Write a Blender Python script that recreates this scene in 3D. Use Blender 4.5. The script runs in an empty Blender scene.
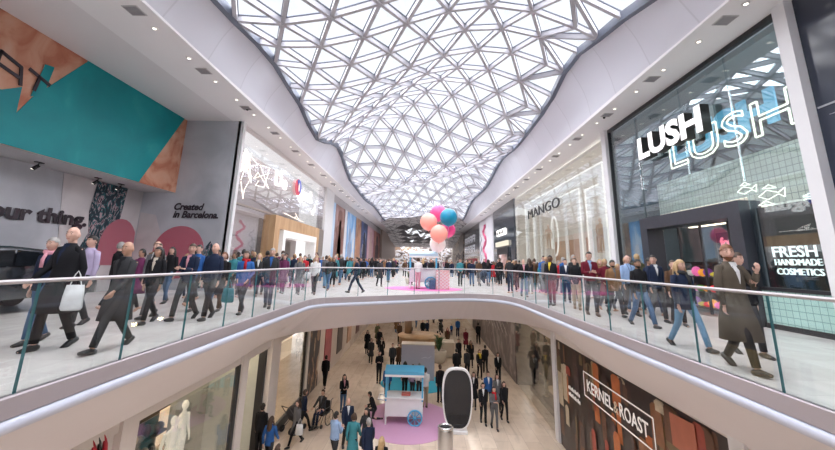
import bpy, bmesh, math, random
from mathutils import Vector, Matrix, noise
R=math.radians; PI=math.pi
C=bpy.context.scene.collection
rnd=random.Random(7)
LOW=-5.5
# ------------------------------------------------------------------ materials
_M={}
def nt_new(name):
    m=bpy.data.materials.new(name); m.use_nodes=True
    nt=m.node_tree; nt.nodes.clear(); out=nt.nodes.new('ShaderNodeOutputMaterial')
    return m,nt,out
def mat(name,col,rough=.6,metal=0,var=.08,scale=6,emit=0,bump=0,spec=.5,coat=0):
    if name in _M: return _M[name]
    m,nt,out=nt_new(name); N=nt.nodes; L=nt.links
    b=N.new('ShaderNodeBsdfPrincipled'); L.new(b.outputs[0],out.inputs[0])
    b.inputs['Roughness'].default_value=rough; b.inputs['Metallic'].default_value=metal
    b.inputs['Specular IOR Level'].default_value=spec
    if coat: b.inputs['Coat Weight'].default_value=coat; b.inputs['Coat Roughness'].default_value=.05
    tc=N.new('ShaderNodeTexCoord'); no=N.new('ShaderNodeTexNoise'); no.inputs['Scale'].default_value=scale
    no.inputs['Detail'].default_value=3
    L.new(tc.outputs['Object'],no.inputs['Vector'])
    mx=N.new('ShaderNodeMix'); mx.data_type='RGBA'
    c=[max(0,x*(1-var)) for x in col[:3]]; d=[min(1,x*(1+var)) for x in col[:3]]
    mx.inputs[6].default_value=(*c,1); mx.inputs[7].default_value=(*d,1)
    L.new(no.outputs['Fac'],mx.inputs[0]); L.new(mx.outputs[2],b.inputs['Base Color'])
    if emit:
        L.new(mx.outputs[2],b.inputs['Emission Color']); b.inputs['Emission Strength'].default_value=emit
    if bump:
        bp=N.new('ShaderNodeBump'); bp.inputs['Strength'].default_value=bump
        L.new(no.outputs['Fac'],bp.inputs['Height']); L.new(bp.outputs[0],b.inputs['Normal'])
    _M[name]=m; return m
def glass(name,tint=(.93,.97,.96),base=.06,k=.8,rough=.0,power=4):
    if name in _M: return _M[name]
    m,nt,out=nt_new(name); N=nt.nodes; L=nt.links
    t=N.new('ShaderNodeBsdfTransparent'); t.inputs[0].default_value=(*tint,1)
    g=N.new('ShaderNodeBsdfGlossy'); g.inputs['Roughness'].default_value=rough; g.inputs[0].default_value=(.95,.97,1,1)
    lw=N.new('ShaderNodeLayerWeight'); lw.inputs[0].default_value=.5
    p=N.new('ShaderNodeMath'); p.operation='POWER'; p.inputs[1].default_value=power
    L.new(lw.outputs['Facing'],p.inputs[0])
    a=N.new('ShaderNodeMath'); a.operation='MULTIPLY_ADD'; a.inputs[1].default_value=k; a.inputs[2].default_value=base; a.use_clamp=True
    L.new(p.outputs[0],a.inputs[0]); mx=N.new('ShaderNodeMixShader')
    L.new(a.outputs[0],mx.inputs[0]); L.new(t.outputs[0],mx.inputs[1]); L.new(g.outputs[0],mx.inputs[2]); L.new(mx.outputs[0],out.inputs[0])
    _M[name]=m; return m
def emis(name,col,s):
    if name in _M: return _M[name]
    m,nt,out=nt_new(name); N=nt.nodes; L=nt.links
    e=N.new('ShaderNodeEmission'); e.inputs[0].default_value=(*col,1); e.inputs[1].default_value=s
    L.new(e.outputs[0],out.inputs[0]); _M[name]=m; return m
def coords(N,L,kind='Object',scale=(1,1,1),rot=(0,0,0),loc=(0,0,0)):
    tc=N.new('ShaderNodeTexCoord'); mp=N.new('ShaderNodeMapping')
    mp.inputs['Scale'].default_value=scale; mp.inputs['Rotation'].default_value=rot; mp.inputs['Location'].default_value=loc
    L.new(tc.outputs[kind],mp.inputs[0]); return mp.outputs[0]
def ramp(N,stops,interp='LINEAR'):
    r=N.new('ShaderNodeValToRGB'); r.color_ramp.interpolation=interp
    e=r.color_ramp.elements
    while len(e)<len(stops): e.new(.5)
    for i,(p,c) in enumerate(stops): e[i].position=p; e[i].color=(*c,1)
    return r
def tilemat(name,c1,c2,mortar,w,h,rough,msize=.006,veins=.5,rot=0,ndx=.0,spec=.5,emit=0,vec_rot=(0,0,0)):
    if name in _M: return _M[name]
    m,nt,out=nt_new(name); N=nt.nodes; L=nt.links
    b=N.new('ShaderNodeBsdfPrincipled'); L.new(b.outputs[0],out.inputs[0])
    b.inputs['Roughness'].default_value=rough; b.inputs['Specular IOR Level'].default_value=spec
    v=coords(N,L,'Object',rot=vec_rot if any(vec_rot) else (0,0,rot))
    br=N.new('ShaderNodeTexBrick'); br.inputs['Scale'].default_value=1; br.inputs['Brick Width'].default_value=w; br.inputs['Row Height'].default_value=h
    br.inputs['Mortar Size'].default_value=msize; br.inputs['Color1'].default_value=(*c1,1); br.inputs['Color2'].default_value=(*c2,1); br.inputs['Mortar'].default_value=(*mortar,1)
    br.offset=ndx
    L.new(v,br.inputs['Vector'])
    no=N.new('ShaderNodeTexNoise'); no.inputs['Scale'].default_value=1.3; no.inputs['Detail'].default_value=6; no.inputs['Distortion'].default_value=1.2
    v2=coords(N,L,'Object',scale=(1.0,.35,1)); L.new(v2,no.inputs['Vector'])
    rp=ramp(N,[(.3,(1-veins*.35,)*3),(.5,(1,1,1)),(.7,(1-veins*.18,1-veins*.2,1-veins*.22))]); L.new(no.outputs['Fac'],rp.inputs[0])
    mu=N.new('ShaderNodeMix'); mu.data_type='RGBA'; mu.blend_type='MULTIPLY'; mu.inputs[0].default_value=1
    L.new(br.outputs['Color'],mu.inputs[6]); L.new(rp.outputs[0],mu.inputs[7]); L.new(mu.outputs[2],b.inputs['Base Color'])
    if emit: L.new(mu.outputs[2],b.inputs['Emission Color']); b.inputs['Emission Strength'].default_value=emit
    _M[name]=m; return m
def patchmat(name,stops,scale=(1,1,1),rough=.5,detail=2,emit=0,interp='LINEAR',vor=False,distort=.6,nscale=1,spec=.4):
    if name in _M: return _M[name]
    m,nt,out=nt_new(name); N=nt.nodes; L=nt.links
    b=N.new('ShaderNodeBsdfPrincipled'); L.new(b.outputs[0],out.inputs[0]); b.inputs['Roughness'].default_value=rough; b.inputs['Specular IOR Level'].default_value=spec
    v=coords(N,L,'Object',scale=scale)
    if vor:
        t=N.new('ShaderNodeTexVoronoi'); t.inputs['Scale'].default_value=nscale; L.new(v,t.inputs['Vector'])
        sp=N.new('ShaderNodeSeparateColor'); L.new(t.outputs['Color'],sp.inputs[0]); o=sp.outputs[0]
    else:
        t=N.new('ShaderNodeTexNoise'); t.inputs['Scale'].default_value=nscale; t.inputs['Detail'].default_value=detail; t.inputs['Distortion'].default_value=distort
        L.new(v,t.inputs['Vector']); o=t.outputs['Fac']
    rp=ramp(N,stops,interp); L.new(o,rp.inputs[0]); L.new(rp.outputs[0],b.inputs['Base Color'])
    if emit: L.new(rp.outputs[0],b.inputs['Emission Color']); b.inputs['Emission Strength'].default_value=emit
    _M[name]=m; return m
def seamed(name,col,period,rough=.5,dark=.8,emit=0):
    """painted sheet with thin joints every period metres along the building"""
    if name in _M: return _M[name]
    m,nt,out=nt_new(name); N=nt.nodes; L=nt.links
    b=N.new('ShaderNodeBsdfPrincipled'); L.new(b.outputs[0],out.inputs[0]); b.inputs['Roughness'].default_value=rough
    tc=N.new('ShaderNodeTexCoord'); sp=N.new('ShaderNodeSeparateXYZ'); L.new(tc.outputs['Object'],sp.inputs[0])
    d=N.new('ShaderNodeMath'); d.operation='DIVIDE'; d.inputs[1].default_value=period; L.new(sp.outputs[1],d.inputs[0])
    f=N.new('ShaderNodeMath'); f.operation='FRACT'; L.new(d.outputs[0],f.inputs[0])
    rp=ramp(N,[(0,[x*dark for x in col]),(.02,[x*dark for x in col]),(.03,col),(1,[x*.97 for x in col])]); L.new(f.outputs[0],rp.inputs[0]); L.new(rp.outputs[0],b.inputs['Base Color'])
    _M[name]=m; return m
# ------------------------------------------------------------------ mesh helpers
def obj(name,bm,m,parent=None,smooth=False,loc=None):
    me=bpy.data.meshes.new(name)
    bm.normal_update(); bm.to_mesh(me); bm.free()
    for mm in (m if isinstance(m,(list,tuple)) else [m]): me.materials.append(mm)
    if smooth:
        for p in me.polygons: p.use_smooth=True
    o=bpy.data.objects.new(name,me); C.objects.link(o)
    if parent is not None: o.parent=parent
    if loc is not None: o.location=loc
    return o
def tag(o,label=None,cat=None,group=None,kind=None):
    if label: o['label']=label
    if cat: o['category']=cat
    if group: o['group']=group
    if kind: o['kind']=kind
    return o
def struct(name,bm,m,parent=None,smooth=False):
    o=obj(name,bm,m,parent,smooth)
    if parent is None: o['kind']='structure'
    return o
def thing(name,label,cat,loc=(0,0,0),rz=0,group=None,kind=None):
    o=bpy.data.objects.new(name,None); C.objects.link(o); o.location=loc; o.rotation_euler=(0,0,rz); o.empty_display_size=.1
    return tag(o,label,cat,group,kind)
def NB(): return bmesh.new()
def box(bm,x0,x1,y0,y1,z0,z1,mi=0):
    v=[bm.verts.new(p) for p in ((x0,y0,z0),(x1,y0,z0),(x1,y1,z0),(x0,y1,z0),(x0,y0,z1),(x1,y0,z1),(x1,y1,z1),(x0,y1,z1))]
    for f in ((3,2,1,0),(4,5,6,7),(0,1,5,4),(1,2,6,5),(2,3,7,6),(3,0,4,7)):
        fa=bm.faces.new([v[i] for i in f]); fa.material_index=mi
    return bm
def bx(*a): return box(NB(),*a)
def bev(bm,w=.01,seg=2):
    bmesh.ops.bevel(bm,geom=list(bm.edges),offset=w,segments=seg,affect='EDGES',profile=.6); return bm
def quad(bm,*pts,mi=0):
    f=bm.faces.new([bm.verts.new(p) for p in pts]); f.material_index=mi; return f
def tube(bm,pts,rads,n=8,ref=(0,1,0),mi=0,cap=True,sx=1,sy=1):
    """lofted limb; rads float or (across, along ref)"""
    pts=[Vector(p) for p in pts]; rings=[]; m=len(pts); ref=Vector(ref)
    for i,p in enumerate(pts):
        t=(pts[min(i+1,m-1)]-pts[max(i-1,0)])
        if t.length<1e-6: t=Vector((0,0,1))
        t.normalize(); rf=ref
        if abs(t.dot(rf))>.95: rf=Vector((1,0,0)) if abs(t.x)<.9 else Vector((0,0,1))
        s=t.cross(rf).normalized(); u=s.cross(t).normalized()
        r=rads[i] if isinstance(rads,(list,tuple)) else rads
        a,b=(r if isinstance(r,(list,tuple)) else (r,r))
        rings.append([bm.verts.new(p+s*(a*math.cos(2*PI*k/n))+u*(b*math.sin(2*PI*k/n))) for k in range(n)])
    for i in range(m-1):
        for k in range(n):
            f=bm.faces.new((rings[i][k],rings[i][(k+1)%n],rings[i+1][(k+1)%n],rings[i+1][k])); f.material_index=mi
    if cap:
        for rg,p,o in ((rings[0],pts[0],1),(rings[-1],pts[-1],0)):
            f=bm.faces.new(rg if not o else rg[::-1]); f.material_index=mi
    return rings
def beam(bm,p,q,w,h,mi=0,dz=0):
    """bar p->q, width w (horizontal), depth h downwards-centred"""
    p=Vector(p)+Vector((0,0,dz)); q=Vector(q)+Vector((0,0,dz)); t=(q-p).normalized()
    s=t.cross(Vector((0,0,1)))
    if s.length<1e-4: s=Vector((1,0,0))
    s.normalize(); u=s.cross(t).normalized()
    vs=[]
    for c in (p,q):
        for a,b in ((-1,-1),(1,-1),(1,1),(-1,1)): vs.append(bm.verts.new(c+s*a*w/2+u*b*h/2))
    for f in ((0,1,2,3),(7,6,5,4),(0,4,5,1),(1,5,6,2),(2,6,7,3),(3,7,4,0)):
        fa=bm.faces.new([vs[i] for i in f]); fa.material_index=mi
def sphere(bm,c,r,nu=12,nv=8,mi=0,fn=None):
    r=r if isinstance(r,(tuple,list)) else (r,r,r); c=Vector(c); rows=[]
    def P(a,b):
        d=Vector((math.cos(a)*math.cos(b),math.sin(a)*math.cos(b),math.sin(b)))
        p=Vector((d.x*r[0],d.y*r[1],d.z*r[2]))
        if fn: p=fn(p,d)
        return p+c
    top=bm.verts.new(P(0,PI/2)); bot=bm.verts.new(P(0,-PI/2))
    for j in range(1,nv):
        b=-PI/2+PI*j/nv; rows.append([bm.verts.new(P(2*PI*i/nu,b)) for i in range(nu)])
    fs=[]
    for i in range(nu):
        fs.append(bm.faces.new((bot,rows[0][(i+1)%nu],rows[0][i]))); fs.append(bm.faces.new((top,rows[-1][i],rows[-1][(i+1)%nu])))
        for j in range(nv-2): fs.append(bm.faces.new((rows[j][i],rows[j][(i+1)%nu],rows[j+1][(i+1)%nu],rows[j+1][i])))
    for f in fs: f.material_index=mi
    return fs
def disc(bm,c,r,axis='z',n=24,th=.01,mi=0):
    c=Vector(c); ax={'x':Vector((1,0,0)),'y':Vector((0,1,0)),'z':Vector((0,0,1))}[axis]
    tube(bm,[c-ax*th/2,c+ax*th/2],[r,r],n,ref=(0,0,1) if axis!='z' else (0,1,0),mi=mi)
def revolve(bm,prof,n=20,c=(0,0,0),mi=0):
    rg=[[bm.verts.new((c[0]+r*math.cos(2*PI*k/n),c[1]+r*math.sin(2*PI*k/n),c[2]+z)) for k in range(n)] for r,z in prof]
    for i in range(len(rg)-1):
        for k in range(n):
            f=bm.faces.new((rg[i][k],rg[i][(k+1)%n],rg[i+1][(k+1)%n],rg[i+1][k])); f.material_index=mi
    f=bm.faces.new(rg[0][::-1]); f.material_index=mi; f=bm.faces.new(rg[-1]); f.material_index=mi
def text(name,s,size,org,xd,m,parent=None,ext=.01,bold=0,up=(0,0,1),width=None,shear=0):
    cu=bpy.data.curves.new(name,'FONT'); cu.body=s; cu.size=size; cu.extrude=ext; cu.offset=bold; cu.shear=shear
    cu.resolution_u=3
    t=bpy.data.objects.new('tmp_text',cu); C.objects.link(t); dg=bpy.context.evaluated_depsgraph_get(); dg.update()
    me=bpy.data.meshes.new_from_object(t.evaluated_get(dg)); bpy.data.objects.remove(t); bpy.data.curves.remove(cu)
    me.materials.clear()
    for mm in (m if isinstance(m,(list,tuple)) else [m]): me.materials.append(mm)
    if isinstance(m,(list,tuple)) and len(m)>1:
        for p in me.polygons: p.material_index=0 if abs(p.normal.z)>.9 else 1
    if width:
        xs=[v.co.x for v in me.vertices]; f=width/(max(xs)-min(xs)); x0=min(xs)
        for v in me.vertices: v.co.x=(v.co.x-x0)*f
    o=bpy.data.objects.new(name,me); C.objects.link(o)
    X=Vector(xd).normalized(); U=Vector(up).normalized(); Z=X.cross(U)
    mw=Matrix((X,U,Z)).transposed().to_4x4(); mw.translation=Vector(org)
    o.matrix_world=mw
    if parent is not None: o.parent=parent; o.matrix_parent_inverse=parent_inv(parent)
    return o
def parent_inv(p):
    return (Matrix.Translation(p.location)@Matrix.Rotation(p.rotation_euler[2],4,'Z')).inverted()
def curve_interp(pts,x):
    if x<=pts[0][0]: return pts[0][1]
    for (a,va),(b,vb) in zip(pts,pts[1:]):
        if x<=b:
            t=(x-a)/(b-a); t=t*t*(3-2*t); return va+(vb-va)*t
    return pts[-1][1]
# palette
WHITE=mat('white_paint',(.80,.79,.81),.55,var=.02,scale=.6)
LAV=seamed('pale_lavender_fascia',(.66,.67,.745),2.2,.45,.86)
CEIL=mat('grey_white_soffit',(.70,.68,.70),.6,var=.03,scale=.4)
STEEL=mat('brushed_steel_edge',(.42,.375,.395),.4,metal=.2,var=.1,scale=.8)
BULL=mat('pale_blue_bullnose',(.55,.58,.69),.6,var=.03,scale=.5)
FASC=mat('warm_grey_fascia',(.69,.66,.69),.6,var=.04,scale=.5)
RAILM=mat('satin_handrail',(.50,.47,.49),.38,metal=.5,var=.05)
EDGE=mat('teal_glass_edge',(.05,.19,.21),.2,var=.1)
BLACK=mat('black_frame',(.018,.018,.022),.4)
DARK=mat('dark_slate',(.035,.038,.05),.35,var=.2)
POST=mat('white_post',(.74,.74,.76),.4,var=.02)
GLS=glass('balustrade_glass',(.95,.975,.975),.03,.55)
SHOPG=glass('shop_glass',(.82,.92,.93),.09,.55,power=2.2)
SHOPG2=glass('neutral_shop_glass',(.96,.94,.93),.08,.42,power=2.2)
CLEARG=glass('clear_shop_glass',(.95,.97,.97),.07,.5,power=3)
ROOFG=glass('roof_glass',(.97,.985,1),.02,.3)
CREAM=mat('cream_frame',(.74,.69,.66),.5,var=.04)
FLOORU=tilemat('upper_stone_floor',(.75,.70,.675),(.69,.645,.62),(.55,.51,.49),1.2,.6,.22,.005,.55,spec=.5)
FLOORL=tilemat('lower_stone_floor',(.80,.67,.55),(.70,.57,.46),(.52,.42,.34),1.2,.6,.22,.006,.55,rot=PI/2,ndx=.5)
# ------------------------------------------------------------------ void outline
def chaikin(p,n=2):
    for _ in range(n):
        q=[p[0]]
        for a,b in zip(p,p[1:]):
            a=Vector(a);b=Vector(b); q+= [tuple(a*.75+b*.25),tuple(a*.25+b*.75)]
        q.append(p[-1]); p=q
    return p
OUT=[(-4.1,-1.2),(-4.1,3),(-4.1,8),(-4.1,12.6),(-4.05,14.4),(-3.1,15.15),(-1.3,16.3),(.3,17.45),(1.5,18.15),(2.6,18.35),(3.6,17.85),(4.1,16.3),(4.12,13.5),(4.2,8),(4.22,3),(4.22,-1.2)]
OUT=chaikin(OUT,2)
def normals(P):
    ns=[]
    for i in range(len(P)):
        a=Vector(P[max(i-1,0)]);b=Vector(P[min(i+1,len(P)-1)]); t=(b-a).normalized(); ns.append(Vector((-t.y,t.x)))
    return ns   # pointing away from the void (path runs anticlockwise seen... left side)
ON=normals(OUT)
# floor of the upper level
bm=NB()
oy=90
def outer(p):
    x,y=p
    if y<14: return (-14 if x<0 else 14,y)
    return (x*14/4.2 if abs(x)<4.2 else (14 if x>0 else -14),oy+25)
vi=[bm.verts.new((p[0],p[1],0)) for p in OUT]
for sgn,idx in ((-1,[i for i,p in enumerate(OUT) if p[1]<14 and p[0]<0]),(1,[i for i,p in enumerate(OUT) if p[1]<14 and p[0]>0])):
    ov={i:bm.verts.new((sgn*14,OUT[i][1],0)) for i in idx}
    for a,b in zip(idx,idx[1:]): bm.faces.new((vi[a],ov[a],ov[b],vi[b])) if sgn<0 else bm.faces.new((vi[a],ov[a],ov[b],vi[b]))
    if sgn<0: la,lo=idx[-1],ov[idx[-1]]
    else: ra,ro=idx[0],ov[idx[0]]
mid=list(range(la,ra+1))
tv=[bm.verts.new((-14+28*k/(len(mid)-1),115,0)) for k in range(len(mid))]
bm.faces.new((lo,tv[0],vi[la])); bm.faces.new((ro,vi[ra],tv[-1]))
for k in range(len(mid)-1): bm.faces.new((vi[mid[k]],tv[k],tv[k+1],vi[mid[k+1]]))
quad(bm,(-14,-6,0),(14,-6,0),(14,-1.2,0),(-14,-1.2,0))
bmesh.ops.recalc_face_normals(bm,faces=bm.faces)
for f in bm.faces:
    if f.normal.z<0: f.normal_flip()
fu=struct('floor',bm,FLOORU)
fu.name='floor_upper'
# slab edge: steel band, bullnose, sloping fascia
def sweep(P,Nn,prof,m,name,smooth=True,bottomfn=None):
    bm=NB(); rows=[]
    for (o,z) in prof:
        rows.append([bm.verts.new((P[i][0]+Nn[i].x*o,P[i][1]+Nn[i].y*o,z if not bottomfn else bottomfn(P[i],o,z))) for i in range(len(P))])
    for a,b in zip(rows,rows[1:]):
        for i in range(len(P)-1): bm.faces.new((a[i],b[i],b[i+1],a[i+1]))
    return struct(name,bm,m,smooth=smooth)
def bfn(p,o,z):
    if o<.3: return z
    k=max(0,min(1,(p[1]-12)/4)); return z+(.32*k)*(o/1.5)
sweep(OUT,ON,[(.05,.012),(-.03,.012),(-.04,0),(-.04,-.2),(-.02,-.205)],STEEL,'trim_1',False)
sweep(OUT,ON,[(-.02,-.205),(-.06,-.23),(-.075,-.28),(-.05,-.335),(.03,-.37)],BULL,'trim_2')
sweep(OUT,ON,[(.03,-.37),(.6,-.86),(1.52,-1.66)],FASC,'trim_3',False,bfn)
# ceiling of the lower level beneath the slab
bm=NB()
ring=[(OUT[i][0]+ON[i].x*1.52,OUT[i][1]+ON[i].y*1.52,bfn(OUT[i],1.52,-1.66)) for i in mid]
rv=[bm.verts.new(p) for p in ring]; tv=[bm.verts.new((-8.5+17*k/(len(mid)-1),95,-1.34)) for k in range(len(mid))]
for k in range(len(mid)-1): bm.faces.new((rv[k],tv[k],tv[k+1],rv[k+1]))
struct('ceiling_lower',bm,mat('lower_ceiling',(.7,.67,.65),.6))
# lower floor
bm=NB(); quad(bm,(-12,-6,LOW),(12,-6,LOW),(12,95,LOW),(-12,95,LOW)); o=struct('floor_lower',bm,FLOORL)
# balustrade -------------------------------------------------------
def resample(P,step,y0):
    """points each step metres along the outline, both sides measured from y0"""
    L=[0]
    for a,b in zip(P,P[1:]): L.append(L[-1]+(Vector(b)-Vector(a)).length)
    def at(s):
        for i in range(len(P)-1):
            if s<=L[i+1]+1e-9:
                t=(s-L[i])/(L[i+1]-L[i]); return Vector(P[i]).lerp(Vector(P[i+1]),t)
        return Vector(P[-1])
    return L[-1],at
TL,at=resample(OUT,1,0)
bal=thing('glass_balustrade','frameless glass balustrade with satin handrail curving round the open void','balustrade',(0,0,0))
s=5.28-1.34*3   # joint at y=4.08 on the left
bounds=[]
while s<TL-.2: bounds.append(s); s+=1.34
for a,b in zip(bounds,bounds[1:]):
    bm=NB(); n=4 if abs(at(a).x-at(b).x)>.02 else 1; ring=[]
    for k in range(n+1):
        ss=a+.008+(b-a-.016)*k/n; p=at(ss); t=(at(min(ss+.05,TL))-at(max(ss-.05,0))).normalized(); nn=Vector((-t.y,t.x))
        ring.append([bm.verts.new((p.x+nn.x*o,p.y+nn.y*o,z)) for o,z in ((.0,.012),(.024,.012),(.024,1.09),(.0,1.09))])
    for r0,r1 in zip(ring,ring[1:]):
        for q in range(4):
            f=bm.faces.new((r0[q],r0[(q+1)%4],r1[(q+1)%4],r1[q])); f.material_index=0 if q in(1,3) else 1
    for r in (ring[0],ring[-1]): f=bm.faces.new(r); f.material_index=1
    bmesh.ops.recalc_face_normals(bm,faces=bm.faces)
    obj('glass_panel',bm,[GLS,EDGE],bal)
bm=NB(); pp=[]
for i,p in enumerate(OUT): pp.append((p[0]+ON[i].x*.012,p[1]+ON[i].y*.012,1.115))
tube(bm,pp,[(.03,.024)]*len(pp),10,ref=(0,0,1)); obj('handrail',bm,RAILM,bal,True)
# ------------------------------------------------------------------ roof
ZC=[(-8,12.5),(8,13.2),(21.5,9.7),(29,11.9),(40,9.9),(49,11.1),(61,9.3)]
ZL=[(-8,9.2),(9,9.0),(13.8,9.5),(17.1,9.2),(20.5,8.45),(25.9,9.55),(31.5,8.2),(38.9,7.95),(48,8.3),(61,8.0)]
ZR=[(-8,8.6),(9.3,8.9),(11.9,9.7),(15,10.3),(18.7,9.6),(24.3,9.5),(29.8,9.95),(37.9,9.2),(48,9.6),(61,8.3)]
XB=6.4
def wave(x,y):
    sh=max(0,y-16.5)*.05; amp=1.0+.35*max(0,min(1,(y-17)/8)); base=10.05-max(0,y-30)*.022
    return base+amp*math.cos(2*PI*((x-3)/15+sh))+.35*(1-(x/XB)**2)
def roofz(x,y):
    zl=curve_interp(ZL,y); zr=curve_interp(ZR,y); t=(x+XB)/(2*XB)
    a=zl-wave(-XB,y); b=zr-wave(XB,y)
    return wave(x,y)+a*(1-t)**2.2+b*t**2.2
rows=[]; y=-6.0; k=0; NX=8
while y<61.5:
    if k%2==0: xs=[-XB+2*XB*j/NX for j in range(NX+1)]
    else: xs=[-XB]+[-XB+2*XB*(j+.5)/NX for j in range(NX)]+[XB]
    rows.append([(x,y,roofz(x,y)) for x in xs]); y+=1.68; k+=1
edges=[]; tris=[]
for k,(a,b) in enumerate(zip(rows,rows[1:])):
    i=j=0
    while i<len(a)-1 or j<len(b)-1:
        # advance on the shorter side
        if j>=len(b)-1 or (i<len(a)-1 and a[i+1][0]<=b[j+1][0]+1e-6 and not (abs(a[i+1][0]-b[j+1][0])<1e-6 and len(a)<len(b))):
            tris.append((a[i],b[j],a[i+1])); edges.append((b[j],a[i+1])); i+=1
        else:
            tris.append((a[i],b[j],b[j+1])); edges.append((a[i],b[j+1])); j+=1
    for p,q in zip(a,a[1:]): edges.append((p,q))
seen=set(); E2=[]
for p,q in edges:
    key=tuple(sorted(((round(p[0],2),round(p[1],2)),(round(q[0],2),round(q[1],2)))))
    if key in seen or key[0]==key[1]: continue
    seen.add(key); E2.append((p,q))
bm=NB()
for p,q in E2: beam(bm,p,q,.13,.2,0); beam(bm,p,q,.19,.03,1,dz=.12)
for r in rows:
    for p in r: sphere(bm,p,.12,6,4)
for sd in (0,-1):
    for a,b in zip(rows,rows[1:]): beam(bm,a[sd],b[sd],.2,.3,1)
struct('ceiling_lattice',bm,[mat('roof_member_white',(.43,.43,.475),.5,var=.03),mat('roof_gasket_grey',(.13,.15,.20),.6)])
bm=NB()
for t in tris:
    vs=[(p[0],p[1],p[2]+.13) for p in t]
    try: quad(bm,*vs)
    except ValueError: pass
bmesh.ops.remove_doubles(bm,verts=bm.verts,dist=.001)
struct('ceiling_glazing',bm,ROOFG)
# fascias between shop heads and the glass
def fascia(sgn,Z,name):
    bm=NB(); prev=None; y=-6
    while y<=62:
        zt=curve_interp(Z,y)+.1; bot=Vector((sgn*7.28,y,7.72)); top=Vector((sgn*(XB-.02),y,zt)); row=[]
        for k in range(9):
            t=k/8; p=bot.lerp(top,t); bulge=math.sin(PI*t)*(.32+.12*math.sin(y*.42+t*3)); p.x+=sgn*bulge*.5; p.z+=-.1*math.sin(PI*t)
            row.append(bm.verts.new(p))
        if prev:
            for a in range(8): bm.faces.new((prev[a],prev[a+1],row[a+1],row[a]) if sgn>0 else (prev[a+1],prev[a],row[a],row[a+1]))
        prev=row; y+=.8
    return struct(name,bm,LAV,smooth=True)
fascia(-1,ZL,'ceiling_left_cove'); fascia(1,ZR,'ceiling_right_cove')
bm=NB(); box(bm,7.25,9.1,-6,115,7.7,7.84); struct('ceiling_soffit_right',bm,WHITE)
bm=NB(); box(bm,-9.1,-7.25,-6,115,7.7,7.84); struct('ceiling_soffit_left',bm,WHITE)
bm=NB(); box(bm,-13.2,-9.1,-6,16.6,7.7,7.84); struct('ceiling_recess',bm,CEIL)
# opaque far vault
ZO=[(60.5,9.2),(72,8.9),(85,7.7),(100,6.4),(115,5.6)]
def vz(x,y):
    zz=curve_interp(ZO,y); b=min(zz,7.72); return b+(zz-b)*(1-(abs(x)/8.7)**2)
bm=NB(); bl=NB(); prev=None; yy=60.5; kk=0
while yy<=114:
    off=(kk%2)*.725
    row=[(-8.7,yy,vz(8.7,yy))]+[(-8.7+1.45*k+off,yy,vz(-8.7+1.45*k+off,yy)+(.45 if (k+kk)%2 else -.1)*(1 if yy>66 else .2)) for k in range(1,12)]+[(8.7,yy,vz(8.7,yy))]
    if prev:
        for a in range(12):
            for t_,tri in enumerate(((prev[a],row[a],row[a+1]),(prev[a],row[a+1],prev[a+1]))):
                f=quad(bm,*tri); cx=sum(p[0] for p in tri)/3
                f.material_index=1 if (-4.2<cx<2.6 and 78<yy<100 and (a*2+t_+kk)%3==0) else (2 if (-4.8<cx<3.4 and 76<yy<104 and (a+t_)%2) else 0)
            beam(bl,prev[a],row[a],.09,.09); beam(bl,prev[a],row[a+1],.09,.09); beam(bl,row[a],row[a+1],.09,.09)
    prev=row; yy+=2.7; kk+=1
struct('ceiling_far_vault',bm,[mat('vault_grey',(.50,.475,.49),.5,var=.06,scale=.3,emit=.2),emis('vault_rooflight',(.92,.95,1),1.1),mat('vault_dark',(.16,.15,.16),.5,emit=.1)])  # added emission on the grey and dark panels brightens the vault
struct('ceiling_far_ribs',bl,mat('vault_rib',(.24,.23,.25),.5))
# vents and downlights in the soffits
VG=mat('vent_grille',(.27,.26,.28),.5); LENS=emis('warm_lens',(1,.93,.82),2.5); CHR=mat('white_ring',(.75,.74,.73),.4)
def soffit_items(sgn):
    side='right' if sgn>0 else 'left'
    x=sgn*7.72
    y=4.0 if sgn>0 else 4.6
    y0=7.96 if sgn>0 else 9.2
    k=-2
    while y0+1.583*k<48:
        yy=y0+1.583*k
        t=thing('downlight','small round downlight recessed in the white soffit on the %s side'%side,'light',(x,yy,7.7),0,'soffit downlights, %s side'%side)
        bm=NB(); revolve(bm,[(.03,-.02),(.085,-.025),(.09,0),(.05,0)],14); obj('bezel',bm,CHR,t,True)
        bm=NB(); disc(bm,(0,0,-.026),.05,n=12,th=.006); obj('lens',bm,LENS,t)
        k+=1
    yv=8.6 if sgn>0 else 8.45
    for k in range(-1,14):
        yy=yv+3.17*k if k<1 or sgn<0 else yv+3.17*k-.0
        t=thing('ceiling_vent','square grey air vent grille flush in the white soffit on the %s side'%side,'vent',(x,yy,7.7),0,'soffit vents, %s side'%side)
        bm=bx(-.2,.2,-.2,.2,-.02,0); obj('frame',bm,mat('vent_frame',(.5,.49,.5),.5),t)
        bm=NB()
        for q in range(7): box(bm,-.17,.17,-.17+q*.05,-.145+q*.05,-.03,-.021)
        obj('grille',bm,VG,t)
soffit_items(1); soffit_items(-1)
for sgn,yy in ((1,15.2),(-1,14.9),(1,30.9),(-1,31.1)):
    t=thing('security_camera','small black dome camera in the white soffit, %s'%{(1,15.2):'above the post between the two right-hand shopfronts',(-1,14.9):'above the end of the grey mural wall',(1,30.9):'above the cream fashion shopfront',(-1,31.1):'near the white pillar before the poster wall'}[(sgn,yy)],'camera',(sgn*7.72,yy,7.69))
    bm=NB(); sphere(bm,(0,0,-.01),.06,10,6); obj('dome',bm,BLACK,t,True); bm=NB(); disc(bm,(0,0,0),.08,n=14,th=.015); obj('mount',bm,CHR,t)
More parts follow.
